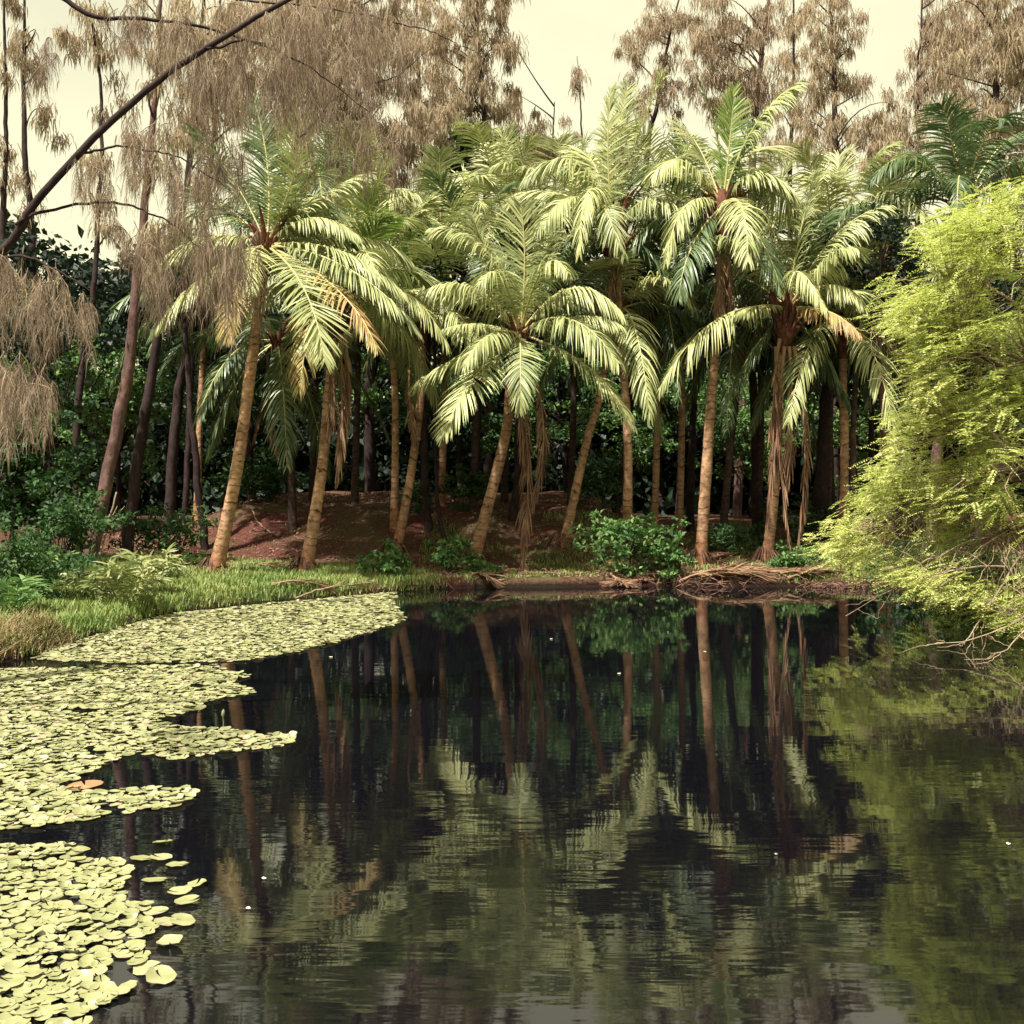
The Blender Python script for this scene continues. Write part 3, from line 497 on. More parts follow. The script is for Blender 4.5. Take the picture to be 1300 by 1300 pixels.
# the near one, its trunk beyond the left frame edge, limbs reaching over the water
def near_casuarina():
    rng = rs(91)
    b0 = np.array([-7.6, 9.6, 0]); b0[2] = float(gz(b0[0:1], b0[1:2])[0])
    root = empty('casuarina_tree', b0); tag(root, 'nearest casuarina, its limb crossing the upper left corner with hanging tawny tassels', 'tree')
    tl = smoothline([b0-[0, 0, .3], b0+[.2, 0, 2], b0+[.1, .1, 5], b0+[.3, 0, 9]], 40)
    build('trunk', [tubes(tl[None], np.linspace(.22, .1, 40)[None], 12)], M['casbark'], root)
    specs = [([P(-330, 560, 9.8), P(-120, 420, 9.6), P(0, 318, 9.4), P(45, 252, 9.3), P(170, 128, 9.2), P(262, 62, 9.1), P(375, -4, 9.0), P(520, -70, 9)], 0.046),
             ([P(20, 285, 9.35), P(60, 272, 9.4), P(140, 264, 9.5), P(205, 288, 9.7), P(262, 330, 9.9)], 0.016),
             ([P(-300, 0, 9.8), P(-100, -30, 9.6), P(60, -5, 9.5), P(112, 24, 9.5), P(180, 28, 9.6), P(260, 40, 9.8), P(330, 60, 10)], 0.030),
             ([P(100, 195, 9.3), P(160, 190, 9.5), P(230, 205, 9.8), P(300, 250, 10)], 0.012),
             ([P(262, 62, 9.1), P(330, 60, 9.5), P(400, 95, 9.9), P(470, 150, 10.2)], 0.012),
             ([P(380, 175, 11), P(430, 120, 11.2), P(500, 95, 11.4), P(545, 60, 11.6)], 0.010),
             ([P(-280, 480, 9.4), P(-100, 360, 9.2), P(10, 325, 9.0), P(60, 340, 8.9), P(110, 375, 8.8)], 0.016),
             ([P(-250, 520, 9.0), P(-100, 440, 8.8), P(-20, 440, 8.6), P(30, 470, 8.5)], 0.014),
             ([P(300, 0, 11), P(420, 10, 11), P(520, 30, 11.3), P(590, 60, 11.5)], 0.012)]
    lines = []
    for pts, r_ in specs:
        ln = smoothline(pts, 40); ln[1:] += np.cumsum(rng.normal(0, .006, (39, 3)), 0); lines.append(ln)
        build('limb', [tubes(ln[None], np.linspace(r_, r_*.3, 40)[None], 8)], M['casbark'], root)
    # hanging tassels: (pixel where it starts, pixel where it ends, half width px, depth, amount)
    TS = [(205, 300, 215, 420, 30, 9.8, 26), (255, 300, 268, 400, 26, 9.9, 22), (300, 300, 300, 440, 26, 10.0, 30), (232, 200, 245, 330, 34, 9.7, 26), (190, 150, 195, 260, 26, 9.5, 18),
          (320, 80, 330, 170, 40, 9.9, 34), (270, 70, 270, 170, 34, 9.6, 26), (370, 60, 385, 160, 40, 10.3, 34), (430, 60, 440, 190, 34, 10.6, 30), (330, 10, 340, 90, 50, 9.6, 40), (420, 0, 430, 80, 50, 10.4, 36),
          (240, 30, 245, 110, 36, 9.7, 26), (490, 30, 500, 140, 30, 11.3, 24), (130, 200, 125, 290, 16, 9.4, 10), (150, 280, 155, 340, 12, 9.6, 8),
          (15, 335, 20, 440, 24, 9.0, 20), (55, 350, 60, 460, 14, 8.9, 12), (105, 375, 108, 450, 8, 8.8, 8), (10, 460, 15, 570, 22, 8.6, 20), (45, 480, 48, 560, 9, 8.5, 8), (170, 20, 172, 80, 20, 9.6, 14),
          (415, 150, 420, 260, 30, 11, 18), (470, 160, 480, 260, 28, 11.2, 16), (60, 60, 60, 130, 10, 9.5, 5), (290, 180, 285, 270, 26, 9.9, 20)]
    tw = []; pts = []; tg = []
    for (x0, y0, x1, y1, hw, Yd, amt) in TS:
        for k in range(int(amt*(.62 if y0 < 290 and x0 > 100 else .8))):
            ox = rng.uniform(-hw, hw); Yk = Yd+rng.uniform(-.6, .6)
            a = P(x0+ox*1.0+rng.normal(0, 6), y0+rng.uniform(-12, 25), Yk); e = P(x1+ox*1.1+rng.normal(0, 8), y0+(y1-y0)*rng.uniform(.45, 1.05), Yk+rng.uniform(-.1, .1))
            m_ = a*.5+e*.5+np.array([rng.normal(0, .05), rng.normal(0, .05), rng.uniform(0.0, .14)])
            tw.append(bez(a-np.array([rng.uniform(-.12, .12), 0, -rng.uniform(0, .08)]), m_, e, 8))
    tw = np.array(tw)
    twg = tubes(tw, np.tile(np.linspace(.0035, .0012, 8), (len(tw), 1)), 3)+(1,)
    # needles all along every twig
    n_per = 84; N = len(tw)*n_per
    u = rng.random(N)*6.99; i0 = u.astype(int); fr = (u-i0)[:, None]; ti = np.repeat(np.arange(len(tw)), n_per)
    p = tw[ti, i0]*(1-fr)+tw[ti, i0+1]*fr
    Ln = rng.uniform(.06, .22, (N, 1)); out = nrm(rng.normal(size=(N, 3))*[1, 1, .4])*.42; k = np.array([0, .5, 1.])
    path = p[:, None]+out[:, None]*np.sqrt(k)[None, :, None]*Ln[:, None]+np.array([0, 0, -1.])*(k**1.3)[None, :, None]*Ln[:, None]
    wv_ = nrm(np.cross(rng.normal(size=(N, 3)), [0, 0, 1.]))[:, None]*(.0017*np.array([1, 1, .4]))[None, :, None]
    build('foliage', [ribbons(path, wv_), twg], [M['cas_near'], M['twig']], root)
near_casuarina()

# ------------------------------------------------------------------ broadleaf trees, bushes and the wood
def crown_geo(cs, rd, per, size, rng, up=.45, aspect=.5):
    N = len(cs)*per
    p = np.repeat(cs, per, 0)+nrm(rng.normal(size=(N, 3)))*(rng.random((N, 1))**.5)*np.repeat(rd, per)[:, None]*np.array([1, 1, .6])
    return leaves(p, size, rng, up, aspect)
def broadtree(name, px, Y, zc, rx, ry, rz, label, seed, cat='tree', K=60, per=70, size=.13, mat='broad', tr=.09, group=None, x=None, cr=(.14, .42), stems=1):
    rng = rs(seed)
    b = GP(px, Y)
    root = empty(name, b); tag(root, label, cat, group)
    C = b+np.array([0, 0, zc])
    v = nrm(rng.normal(size=(K, 3)))*rng.uniform(.3, 1.2, (K, 1)); cs = C+v*np.array([rx, ry, rz]); cs[:, 2] = np.maximum(cs[:, 2], b[2]+.05)
    rd = rng.uniform(cr[0], cr[1], K)*min(rx, 1.6)
    hub = b+np.array([0, 0, max(.1, zc-rz*.6)])
    lines = [smoothline([b-[0, 0, .15], (b+hub)/2+rng.normal(0, .06*tr*10, 3)*[1, 1, 0], hub], 8)]; rads = [np.linspace(tr, tr*.7, 8)]
    for c in cs[::2]:
        lines.append(bez(hub, (hub+c)/2+np.array([0, 0, .1])+rng.normal(0, .05, 3), c, 8)); rads.append(np.linspace(tr*.45, tr*.08, 8))
    build('stem' if cat == 'bush' or cat == 'plant' else 'trunk', [tubes(np.array(lines), np.array(rads), 5)], M['casbark'], root)
    build('foliage' if cat in ('bush', 'plant') else 'crown', [crown_geo(cs, rd, per, size, rng)], M[mat], root)
    return root
# mid-green understorey trees seen through the palms
for i, (px, Y, zc, rx, rz, lab) in enumerate([
    (60, 27, 3.0, 2.0, 2.4, 'broadleaf tree with bright green clumps at the far left behind the poles'), (150, 31, 3.2, 1.8, 2.2, 'broadleaf tree showing between the left casuarina trunks'),
    (20, 22, 1.8, 1.3, 1.6, 'dark leafy tree low at the left frame edge'), (300, 31, 3.2, 2.2, 2.2, 'dark broadleaf tree behind the leaning left palm'),
    (470, 33.5, 3.6, 1.6, 1.6, 'green broadleaf tree lit in the gap left of the slender curved palm'), (585, 33.5, 2.8, 1.7, 1.8, 'broadleaf tree in the gap left of the centre palm trunk'),
    (720, 33.5, 3.0, 1.8, 1.9, 'green broadleaf tree lit in the gap right of the centre palm trunk'), (860, 33.5, 3.2, 1.8, 1.9, 'broadleaf tree with green clumps left of the thick-based palm'),
    (955, 34, 2.6, 1.6, 1.7, 'green broadleaf tree between the thick-based palm and the skirted palm'), (1110, 32.5, 3.0, 1.8, 2.0, 'broadleaf tree behind the ringed straight palm'),
    (1210, 28, 3.0, 2.0, 2.2, 'broadleaf tree deep behind the feathery tree'), (605, 36, 10.6, 1.3, 1.1, 'dark green leafy treetop showing just above the palm crowns')]):
    broadtree('broadleaf_tree', px, Y, zc, rx, rx*.8, rz, lab, 200+i, K=60 if i != 11 else 30, per=90, size=.15 if i != 11 else .2, mat='bush' if i in (0, 1, 4, 6, 7, 8, 9) else 'broad', group='broadleaf trees inside the grove')  # brighter leaf colour on some trees paints in the sunlit patches
# the wood behind, and a high leaf canopy added to shade the grove
rng = rs(300)
def wood(name, X0, X1, Y0, Y1, Z0, Z1, K, per, size, rad, mat, label, seed):
    rng = rs(seed)
    cs = np.stack([rng.uniform(X0, X1, K), rng.uniform(Y0, Y1, K), rng.uniform(Z0, Z1, K)], 1)
    cs[:, 2] *= 1+.12*np.sin(cs[:, 0]*.45+1)+.08*np.sin(cs[:, 0]*1.3)
    o = build(name, [crown_geo(cs, rng.uniform(.6, 1.3, K)*rad, per, size, rng, .35, .6)], M[mat]); tag(o, label, 'woodland', kind='stuff')
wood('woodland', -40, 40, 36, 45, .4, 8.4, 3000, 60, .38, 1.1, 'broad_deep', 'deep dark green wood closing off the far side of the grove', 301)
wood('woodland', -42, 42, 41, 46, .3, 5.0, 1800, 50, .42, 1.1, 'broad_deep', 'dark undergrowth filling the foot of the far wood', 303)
wood('added_shade_canopy', -26, 26, 27, 31, 5.4, 7.2, 520, 60, .26, 1.0, 'broad_deep', 'added leaf canopy shading the ground behind the palms', 302)
# shrubs on the bank
BG = 'shrubs along the far bank'
broadtree('leafy_bush', 800, 23.0, .68, 1.0, .6, .62, 'wide bright leafy bush around the foot of the tall straight palm', 401, 'bush', 66, 34, .12, 'bush', .02, BG, cr=(.1, .3))
broadtree('leafy_bush', 850, 22.75, .32, .5, .35, .42, 'smaller leafy bush trailing to the water right of the wide bush', 402, 'bush', 24, 45, .12, 'bush', .02, BG)
broadtree('leafy_bush', 487, 21.9, .32, .42, .4, .36, 'small round bush at the foot of the slender curved palm', 403, 'bush', 24, 45, .11, 'bush', .02, BG)
broadtree('leafy_bush', 567, 22.9, .35, .5, .4, .36, 'low dark bush just left of the centre palm foot', 404, 'bush', 24, 45, .11, 'bush', .02, BG)
broadtree('leafy_bush', 612, 22.6, .14, .42, .25, .16, 'ground-hugging leafy clump in front of the centre palm foot', 405, 'bush', 20, 40, .10, 'bush', .015, BG)
broadtree('leafy_bush', 600, 26.5, .5, .6, .5, .5, 'shaded bush on the red mound behind the centre palm', 406, 'bush', 30, 45, .12, 'broad', .02, BG)
broadtree('leafy_bush', 765, 26.5, .7, .8, .5, .7, 'shaded bush behind the foot of the tall straight palm', 407, 'bush', 36, 50, .12, 'broad', .02, BG)
broadtree('leafy_bush', 535, 26.5, .35, .4, .4, .35, 'little shrub high on the red mound', 408, 'bush', 20, 40, .11, 'broad', .02, BG)
broadtree('leafy_bush', 1010, 23.6, .22, .6, .4, .22, 'low green clump right of the skirted palm foot', 409, 'bush', 26, 45, .10, 'bush', .015, BG)
broadtree('leafy_bush', 1050, 25.6, .35, .8, .5, .4, 'low shrub beneath the ringed straight palm', 410, 'bush', 30, 45, .11, 'broad', .02, BG)
broadtree('leafy_bush', 930, 25.5, .3, .9, .5, .3, 'dark low shrub behind the thick-based palm foot', 411, 'bush', 30, 45, .11, 'broad', .02, BG)
broadtree('leafy_bush', 28, 17.5, .6, .8, .7, .7, 'dark bush low on the left bank at the frame edge', 412, 'bush', 40, 60, .10, 'broad', .02, BG)
broadtree('leafy_bush', 75, 20.0, .75, 1.0, .8, .9, 'rounded dark bush left of the pinkish leaning trunk', 413, 'bush', 50, 60, .11, 'broad', .03, BG)
broadtree('leafy_bush', 205, 23.5, .5, .9, .6, .5, 'shaded bush behind the feather-leaved clump on the left bank', 414, 'bush', 40, 55, .11, 'broad', .02, BG)
broadtree('leafy_bush', 1215, 20.5, .6, 1.3, .7, .6, 'dark bush at the water edge under the feathery tree', 415, 'bush', 50, 60, .11, 'broad', .03, BG)
broadtree('leafy_bush', 325, 27.0, .5, 1.0, .6, .5, 'shaded bush behind the leaning left palm foot', 416, 'bush', 40, 50, .12, 'broad', .02, BG)
# arching pinnate plants (young palms / ferns) on the left bank
def fern(px, Y, n, L, label, seed, mat='bush', group='feather-leaved plants on the left bank'):
    rng = rs(seed); b = GP(px, Y); root = empty('fern_plant', b); tag(root, label, 'plant', group)
    for k in range(n):
        a = k*2.4+rng.uniform(0, .6); e = rng.uniform(.6, 1.3); h = np.array([math.cos(a), math.sin(a), 0]); Lk = L*rng.uniform(.7, 1.1)
        c0 = b+h*.04; m_ = c0+(h*math.cos(e)+np.array([0, 0, math.sin(e)]))*Lk*.55; T = c0+h*Lk*.85*max(.35, math.cos(e))+np.array([0, 0, Lk*math.sin(e)*.62])
        lf, ra = frond_geo(c0, m_, T, g=.3, L=L*.34, n=15, seed=seed*50+k, wid=.019)
        ra = (ra[0], ra[1], ra[2])
        build('frond', [lf, tubes(bez(c0, m_, T, 8)[None], np.linspace(.008, .003, 8)[None], 4)], M[mat], root)
M['fernleaf'] = leafmat('fern_leaves', [(0.1, (0.090, 0.120, 0.045)), (0.5, (0.188, 0.225, 0.083)), (1.0, (0.315, 0.315, 0.135))], 0.25, 0.45, (0.150, 0.225, 0.045), 0.4)
fern(158, 17.4, 20, .95, 'feather-leaved clump leaning over the water left of the lily pads', 501, 'fernleaf')
fern(178, 18.6, 18, 1.0, 'tall feather-leaved clump at the foot of the second leaning trunk', 502, 'fernleaf')
fern(125, 18.0, 14, .85, 'pale feather-leaved clump left of the overhanging one', 503, 'fernleaf')
fern(70, 19.0, 12, .9, 'darker feather-leaved plant among the left bushes', 504)
fern(200, 20.5, 12, .8, 'feather-leaved plant in front of the shaded bush', 505, 'fernleaf')
fern(15, 16.0, 12, .8, 'feather-leaved plant at the left frame edge', 506)
fern(340, 27.2, 8, 1.3, 'dim arching young palm on the dark ground behind the leaning left palm', 507, 'broad')
fern(1015, 27.5, 10, 1.6, 'dim young palm in the shade behind the skirted palm', 508, 'broad')
fern(250, 22.6, 7, .45, 'tiny feather-leaved tuft beside the leaning left palm foot', 509, 'bush')

# ------------------------------------------------------------------ feathery tree on the right
def feathery():
    rng = rs(601)
    b = np.array([10.6, 17.6, 0]); b[2] = float(gz(b[0:1], b[1:2])[0])
    root = empty('feathery_tree', b); tag(root, 'bright yellow-green feathery tree leaning over the water from the right bank', 'tree')
    ex = np.array([[205, 1340], [235, 1275], [260, 1215], [300, 1165], [350, 1128], [400, 1100], [440, 1140], [480, 1160], [520, 1145], [560, 1122], [600, 1112], [640, 1072], [690, 1030], [715, 1062], [745, 1130], [790, 1230], [820, 1300]], float)
    tips = []
    while len(tips) < 760:
        py = rng.uniform(215, 800); e = np.interp(py, ex[:, 0], ex[:, 1])
        px = e+abs(rng.normal(0, 1))*95+rng.uniform(-8, 30)
        if px > 1420: continue
        Y = rng.uniform(14.2, 18.6); Y += (px-1300)*-.004
        if rng.random() < .55: Y = min(Y, 16.5)
        p = P(px, py, Y)
        if p[2] < .15: continue
        if math.sin(px*.047+py*.021)+math.sin(py*.055-px*.013+1)+.7*math.sin(px*.09+Y*3) < (-.75 if py < 600 else -.3): continue
        tips.append(p)
    tips = np.array(tips)
    hub = b+np.array([-.4, -.2, 1.6])
    st = [smoothline([b-[0, 0, .3], b+[.1, 0, .8], hub], 10)]; sr = [np.linspace(.19, .15, 10)]
    mains = []
    for tgt in [P(1240, 300, 16.5), P(1180, 420, 16), P(1160, 560, 16), P(1110, 670, 16.3), P(1220, 700, 15.5), P(1280, 450, 15.2), P(1290, 250, 17.5), P(1250, 600, 15), P(1200, 340, 18), P(1180, 620, 18.2)]:
        m_ = (hub+tgt)/2+np.array([0, 0, .35])+rng.normal(0, .12, 3); ln = bez(hub, m_, tgt, 10); mains.append(smoothline(ln, 40)); st.append(ln); sr.append(np.linspace(.075, .016, 10))
    mp = np.concatenate(mains)
    tl = []; tr_ = []
    for p in tips:
        d = np.linalg.norm(mp-p, axis=1)+rng.uniform(0, 1.3, len(mp))+(np.arange(len(mp)) % 40 > 35)*.6; s = mp[np.argmin(d)]
        ln = bez(s, (s+p)/2+rng.normal(0, .07, 3)+np.array([0, 0, .08]), p, 9); ln[2:-1] += rng.normal(0, .018, (6, 3)); tl.append(ln); tr_.append(np.linspace(.009, .0025, 9))
    tl = np.array(tl)
    build('trunk', [tubes(np.array(st), np.array(sr), 7), tubes(tl, np.array(tr_), 4)+(1,)], [M['casbark_light'], M['twig']], root)
    # leaf sprays: flattened, nearly level, leaflets in two rows along little rachises
    NS = 12; LP = []; LD = []; LW = []
    for j, p in enumerate(tips):
        ax = nrm(np.array([-1.0, -.3, -.12])+rng.normal(0, .45, 3)*[1, 1, .35])
        for k in range(NS):
            s = p-ax*rng.uniform(-.1, .55)+rng.normal(0, .07, 3); a = nrm(ax+rng.normal(0, .6, 3)*[1, 1, .35]); Lr = rng.uniform(.18, .34)
            t = np.linspace(.1, 1, 10)[:, None]; rp = s+a*t*Lr-np.array([0, 0, .05])*t**2
            sd_ = nrm(np.cross(a, [0, 0, 1.])+rng.normal(0, .15, 3))
            for sg in (-1, 1):
                LP.append(rp); LD.append(np.broadcast_to(nrm(sg*sd_+a*.35+np.array([0, 0, -.15])), rp.shape)); LW.append(np.broadcast_to(a, rp.shape))
    LP, LD, LW = map(np.concatenate, (LP, LD, LW)); N = len(LP)
    ll = rng.uniform(.034, .068, (N, 1)); ww = .0095
    V = np.stack([LP, LP+LD*ll*.5+LW*ww+rng.normal(0, .006, (N, 3)), LP+LD*ll, LP+LD*ll*.5-LW*ww], 1).reshape(-1, 3)
    build('foliage', [(V, np.arange(N*4).reshape(N, 4), None)], M['feather'], root, smooth=False)
    # bare drooping twigs over the water
    starts = [(P(1300, 700, 15), P(1240, 790, 14.6), P(1215, 812, 14.4)), (P(1280, 720, 15), P(1180, 740, 15), P(1080, 793, 15.1)), (P(1330, 720, 14.5), P(1290, 790, 14), P(1180, 826, 13.8)),
              (P(1330, 690, 14), P(1300, 760, 13.7), P(1240, 760, 13.5)), (P(1250, 700, 15.5), P(1170, 760, 15.4), P(1140, 765, 15.3)), (P(1350, 700, 14), P(1310, 790, 13.6), P(1260, 830, 13.4)),
              (P(1200, 700, 16.5), P(1120, 735, 16.6), P(1050, 730, 16.8)), (P(1180, 470, 16.5), P(1130, 440, 16.3), P(1100, 400, 16.2)), (P(1200, 500, 16.5), P(1150, 485, 16.4), P(1105, 480, 16.3))]
    for a, m_, e in starts:
        bt = []; br = []
        ln = bez(a, m_, e, 14); ln[1:] += np.cumsum(rng.normal(0, .018, (13, 3)), 0); bt.append(ln); br.append(np.linspace(.016, .004, 14))
        for k in range(11):
            i = rng.integers(3, 13); s = ln[i]; d = nrm(ln[min(i+1, 13)]-ln[i-1]+rng.normal(0, .55, 3))
            l2 = s+d*np.linspace(0, rng.uniform(.15, .6), 14)[:, None]; l2[1:] += np.cumsum(rng.normal(0, .010, (13, 3)), 0)-np.linspace(0, .06, 13)[:, None]*[0, 0, 1]
            l2[:, 2] = np.maximum(l2[:, 2], .02); bt.append(l2); br.append(np.linspace(.006, .002, 14))
        build('bare_branch', [tubes(np.array(bt), np.array(br), 4)], M['twig'], root)
feathery()
# two pale trunks half hidden by the feathery tree
def pole(pts, Y, label, seed, r0=.13, mat='casbark_light', tops=4):
    rng = rs(seed); ps = [P(a, b_, Y) for a, b_ in pts]; b0 = ps[0].copy(); b0[2] = float(gz(b0[0:1], b0[1:2])[0]); ps[0] = b0-np.array([0, 0, .25])
    root = empty('bare_trunked_tree', b0); tag(root, label, 'tree', 'slim trunks inside the grove')
    ln = smoothline(ps, 40); ln[3:] += np.cumsum(rng.normal(0, .012, (37, 3)), 0)*[1, 1, 0]
    C = ln[-1]; cs = C+nrm(rng.normal(size=(22, 3)))*rng.uniform(.3, 1, (22, 1))*[1.3, 1.1, .8]
    lb = np.array([bez(ln[-8], (ln[-5]+c)/2, c, 6) for c in cs]); build('trunk', [tubes(ln[None], np.linspace(r0, r0*.5, 40)[None], 8), tubes(lb, np.tile(np.linspace(.03, .008, 6), (22, 1)), 4)], M[mat], root)
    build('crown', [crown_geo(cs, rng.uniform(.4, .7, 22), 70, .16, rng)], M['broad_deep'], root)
for i, (pts, Y, lab, r0, mt) in enumerate([
    ([(1132, 712), (1128, 590), (1116, 400), (1118, 330)], 24.2, 'pale slim trunk just inside the left edge of the feathery foliage', .10, 'casbark_light'),
    ([(1172, 688), (1190, 620), (1200, 480), (1205, 360)], 23.8, 'pale leaning trunk glimpsed behind the feathery foliage', .14, 'casbark_light'),
    ([(1246, 690), (1242, 560), (1240, 380)], 24.5, 'dim trunk furthest right behind the feathery foliage', .11, 'casbark'),
    ([(232, 680), (240, 560), (246, 420), (250, 330)], 27, 'thin dark trunk right of the shaded casuarina', .08, 'casbark'),
    ([(262, 700), (250, 600), (236, 470), (228, 360)], 24.5, 'thin brown trunk leaning left beside the leaning left palm', .09, 'casbark'),
    ([(545, 690), (540, 600), (550, 420), (552, 350)], 25.5, 'dim reddish trunk right behind the slender curved palm', .11, 'casbark'),
    ([(570, 690), (556, 640), (553, 480), (555, 360)], 25, 'grey bowed thin trunk left of the centre palm', .06, 'casbark'),
    ([(650, 680), (655, 600), (652, 480), (648, 350)], 26, 'reddish shaded trunk behind the centre palm trunk', .12, 'casbark'),
    ([(782, 690), (785, 620), (800, 500), (806, 380)], 27, 'shaded trunk behind the tall straight palm', .12, 'casbark'),
    ([(876, 660), (882, 560), (890, 430)], 29, 'black silhouetted trunk left of the thick-based palm', .12, 'casbark'),
    ([(963, 680), (966, 560), (962, 430)], 28, 'black silhouetted trunk left of the skirted palm', .16, 'casbark'),
    ([(1040, 670), (1044, 560), (1048, 400)], 27, 'wide dark trunk between the skirted palm and the ringed straight palm', .2, 'casbark'),
    ([(1058, 672), (1058, 560), (1054, 400)], 27.5, 'dark trunk touching the left of the ringed straight palm', .10, 'casbark'),
    ([(1085, 672), (1083, 560), (1082, 400)], 26, 'brown trunk touching the right of the ringed straight palm', .09, 'casbark_light'),
    ([(1108, 660), (1106, 560), (1105, 400)], 28, 'black thin trunk between ringed palm and feathery tree', .09, 'casbark'),
    ([(600, 660), (603, 560), (606, 400)], 30, 'grey dim trunk far behind left of the centre palm', .16, 'casbark'),
    ([(320, 650), (318, 540), (322, 400)], 30, 'black trunk deep behind the leaning left palm', .12, 'casbark'),
    ([(60, 690), (58, 560), (52, 420)], 22, 'slim trunk rising from the left bushes', .08, 'casbark')]):
    pole(pts, Y, lab, 700+i, r0, mt)

# ------------------------------------------------------------------ grass
def grass(name, X0, X1, Y0, Y1, N, h, test, mat, label, seed, lean=.5):
    rng = rs(seed); x = rng.uniform(X0, X1, N); y = rng.uniform(Y0, Y1, N); k = test(x, y, rng); x, y = x[k], y[k]
    z = gz(x, y); n = len(x); p = np.stack([x, y, z-.01], 1); hh = h*rng.uniform(.45, 1.25, n)*(1+.35*np.sin(x*4+y*2)*np.sin(y*5))
    a = rng.uniform(0, 6.28, n); dr = np.stack([np.cos(a), np.sin(a), np.zeros(n)], 1)*lean*rng.uniform(.2, 1.2, (n, 1))
    u = np.array([0, .5, 1.]); path = p[:, None]+np.array([0, 0, 1.])*(u-.25*u*u)[None, :, None]*hh[:, None, None]+dr[:, None]*(u**2)[None, :, None]*hh[:, None, None]
    wv_ = np.stack([-np.sin(a), np.cos(a), np.zeros(n)], 1)[:, None]*(.008*np.array([1, .8, .1]))[None, :, None]
    o = build(name, [ribbons(path, wv_)], M[mat]); return tag(o, label, 'grass', kind='stuff')
grass('grass', -9, -1.0, 13.5, 23.8, 110000, .16, lambda x, y, r: (sdist(x, y)+.13*wob(x, y) > -.03) & (sm(-1.2, -2.6, x+.5*wob(x, y))*sm(24, 22.6, y+.4*wob(y, x)) > r.random(len(x))*.9), 'grass', 'bright green grass along the left bank down to the lily pads', 801)
grass('grass', -2.0, 10.5, 20.5, 26.5, 90000, .10, lambda x, y, r: (sdist(x, y) > .12) & ((sm(.25, .75, .5+.5*wob(x*.8+3, y*1.1)))*.45+.75*sm(4.6, 7.5, x)+.5*(sdist(x, y) < .5)*(wob(x*1.3, y) > -.2) > r.random(len(x))), 'grass', 'sparse green grass patches on the red bank', 802)
grass('reeds', -6.6, -5.5, 12.4, 15.0, 2600, .27, lambda x, y, r: (sdist(x, y) > -.12) & (sdist(x, y) < .7), 'drygrass', 'dry brown reeds hanging over the water at the left frame edge', 803, 1.1)

# ------------------------------------------------------------------ fallen fronds, sticks, roots
def fallen(px, Y, ang, L, label, seed, kind='dead', z=.05, tilt=0):
    b = GP(px, Y); d = np.array([math.cos(ang), math.sin(ang), 0]); rng = rs(seed)
    def g(p): p = p.copy(); p[2] = max(float(gz(p[0:1], p[1:2])[0]), 0)+z; return p
    a = g(b); m_ = g(b+d*L*.5); m_[2] += .06; e = g(b+d*L)
    lf, ra = frond_geo(a, m_, e, g=.12, L=.42, n=40, seed=seed, dead=True, wid=.012)
    v = lf[0]; v[:, 2] = np.maximum(v[:, 2], np.maximum(gz(v[:, 0], v[:, 1]), 0)+.012); 
    root = empty('fallen_frond', a); tag(root, label, 'dead frond', 'dead fronds lying on the bank')
    build('leaflets', [(v, lf[1], None)], M['dead'], root); build('stalk', [ra], M['rachis_dead'], root)
for i, (px, Y, an, L, lab) in enumerate([
    (205, 22.4, .1, 1.4, 'dry frond lying left of the leaning left palm foot'), (235, 22.9, -.2, 1.3, 'dry frond heaped behind the leaning left palm foot'), (220, 22.7, .5, 1.2, 'dry frond on top of the heap by the leaning left palm'),
    (300, 22.6, -.05, 1.5, 'pale bare frond stalk lying between the two left palms'), (862, 22.55, .05, 1.3, 'reddish fallen frond at the water edge right of the wide bush'),
    (880, 22.75, -.1, 1.5, 'fallen frond along the bank under the thick-based palm'), (935, 22.6, 0.08, 1.2, 'fallen frond trailing in the water left of the skirted palm'), (960, 22.9, -.25, 1.3, 'fallen frond around the skirted palm foot'),
    (990, 22.6, .1, 1.0, 'fallen frond at the water edge right of the skirted palm'), (600, 22.35, -.6, .6, 'small dry frond dipping into the water at centre bank'), (775, 22.6, -.9, .6, 'dry frond hanging over the edge below the wide bush'),
    (1150, 21.8, .2, 1.2, 'fallen frond in the shade under the feathery tree'), (820, 22.6, 3.6, .9, 'dead frond drooping at the left of the trailing bush'), (905, 22.9, .35, 1.2, 'fallen frond propped behind the thick-based palm foot'),
    (890, 22.5, .0, 1.2, 'reddish fallen frond lowest on the water edge under the thick-based palm'), (1000, 22.5, .12, 1.1, 'fallen frond sprawled below the low green clump'), (915, 22.55, -.1, 1.0, 'fallen frond with tip in the water between the two big right palms'),
    (345, 20.2, .25, 1.1, 'brown frond in the grass at the lily pad edge')]):
    fallen(px, Y, an, L, lab, 820+i)
def stick(p0, p1, r_, label, seed, forks=3):
    rng = rs(seed); ln = smoothline([p0, (p0+p1)/2+rng.normal(0, .05, 3), p1], 14); ln[1:-1] += rng.normal(0, .01, (12, 3)); L = np.linalg.norm(p1-p0)
    ps = [ln]; ra = [np.linspace(r_, r_*.5, 14)]
    for k in range(forks):
        i = rng.integers(4, 12); d = nrm(p1-p0+rng.normal(0, .5*L, 3)*[1, 1, .4]); ps.append(ln[i]+d*np.linspace(0, L*.3, 14)[:, None]); ra.append(np.linspace(r_*.5, r_*.15, 14))
    o = build('fallen_branch', [tubes(np.array(ps), np.array(ra), 6)], M['twig'], origin=p0); tag(o, label, 'branch', 'branches lying on the bank')
def G(px, Y, dz=.04): p = GP(px, Y); p[2] = max(p[2], 0)+dz; return p
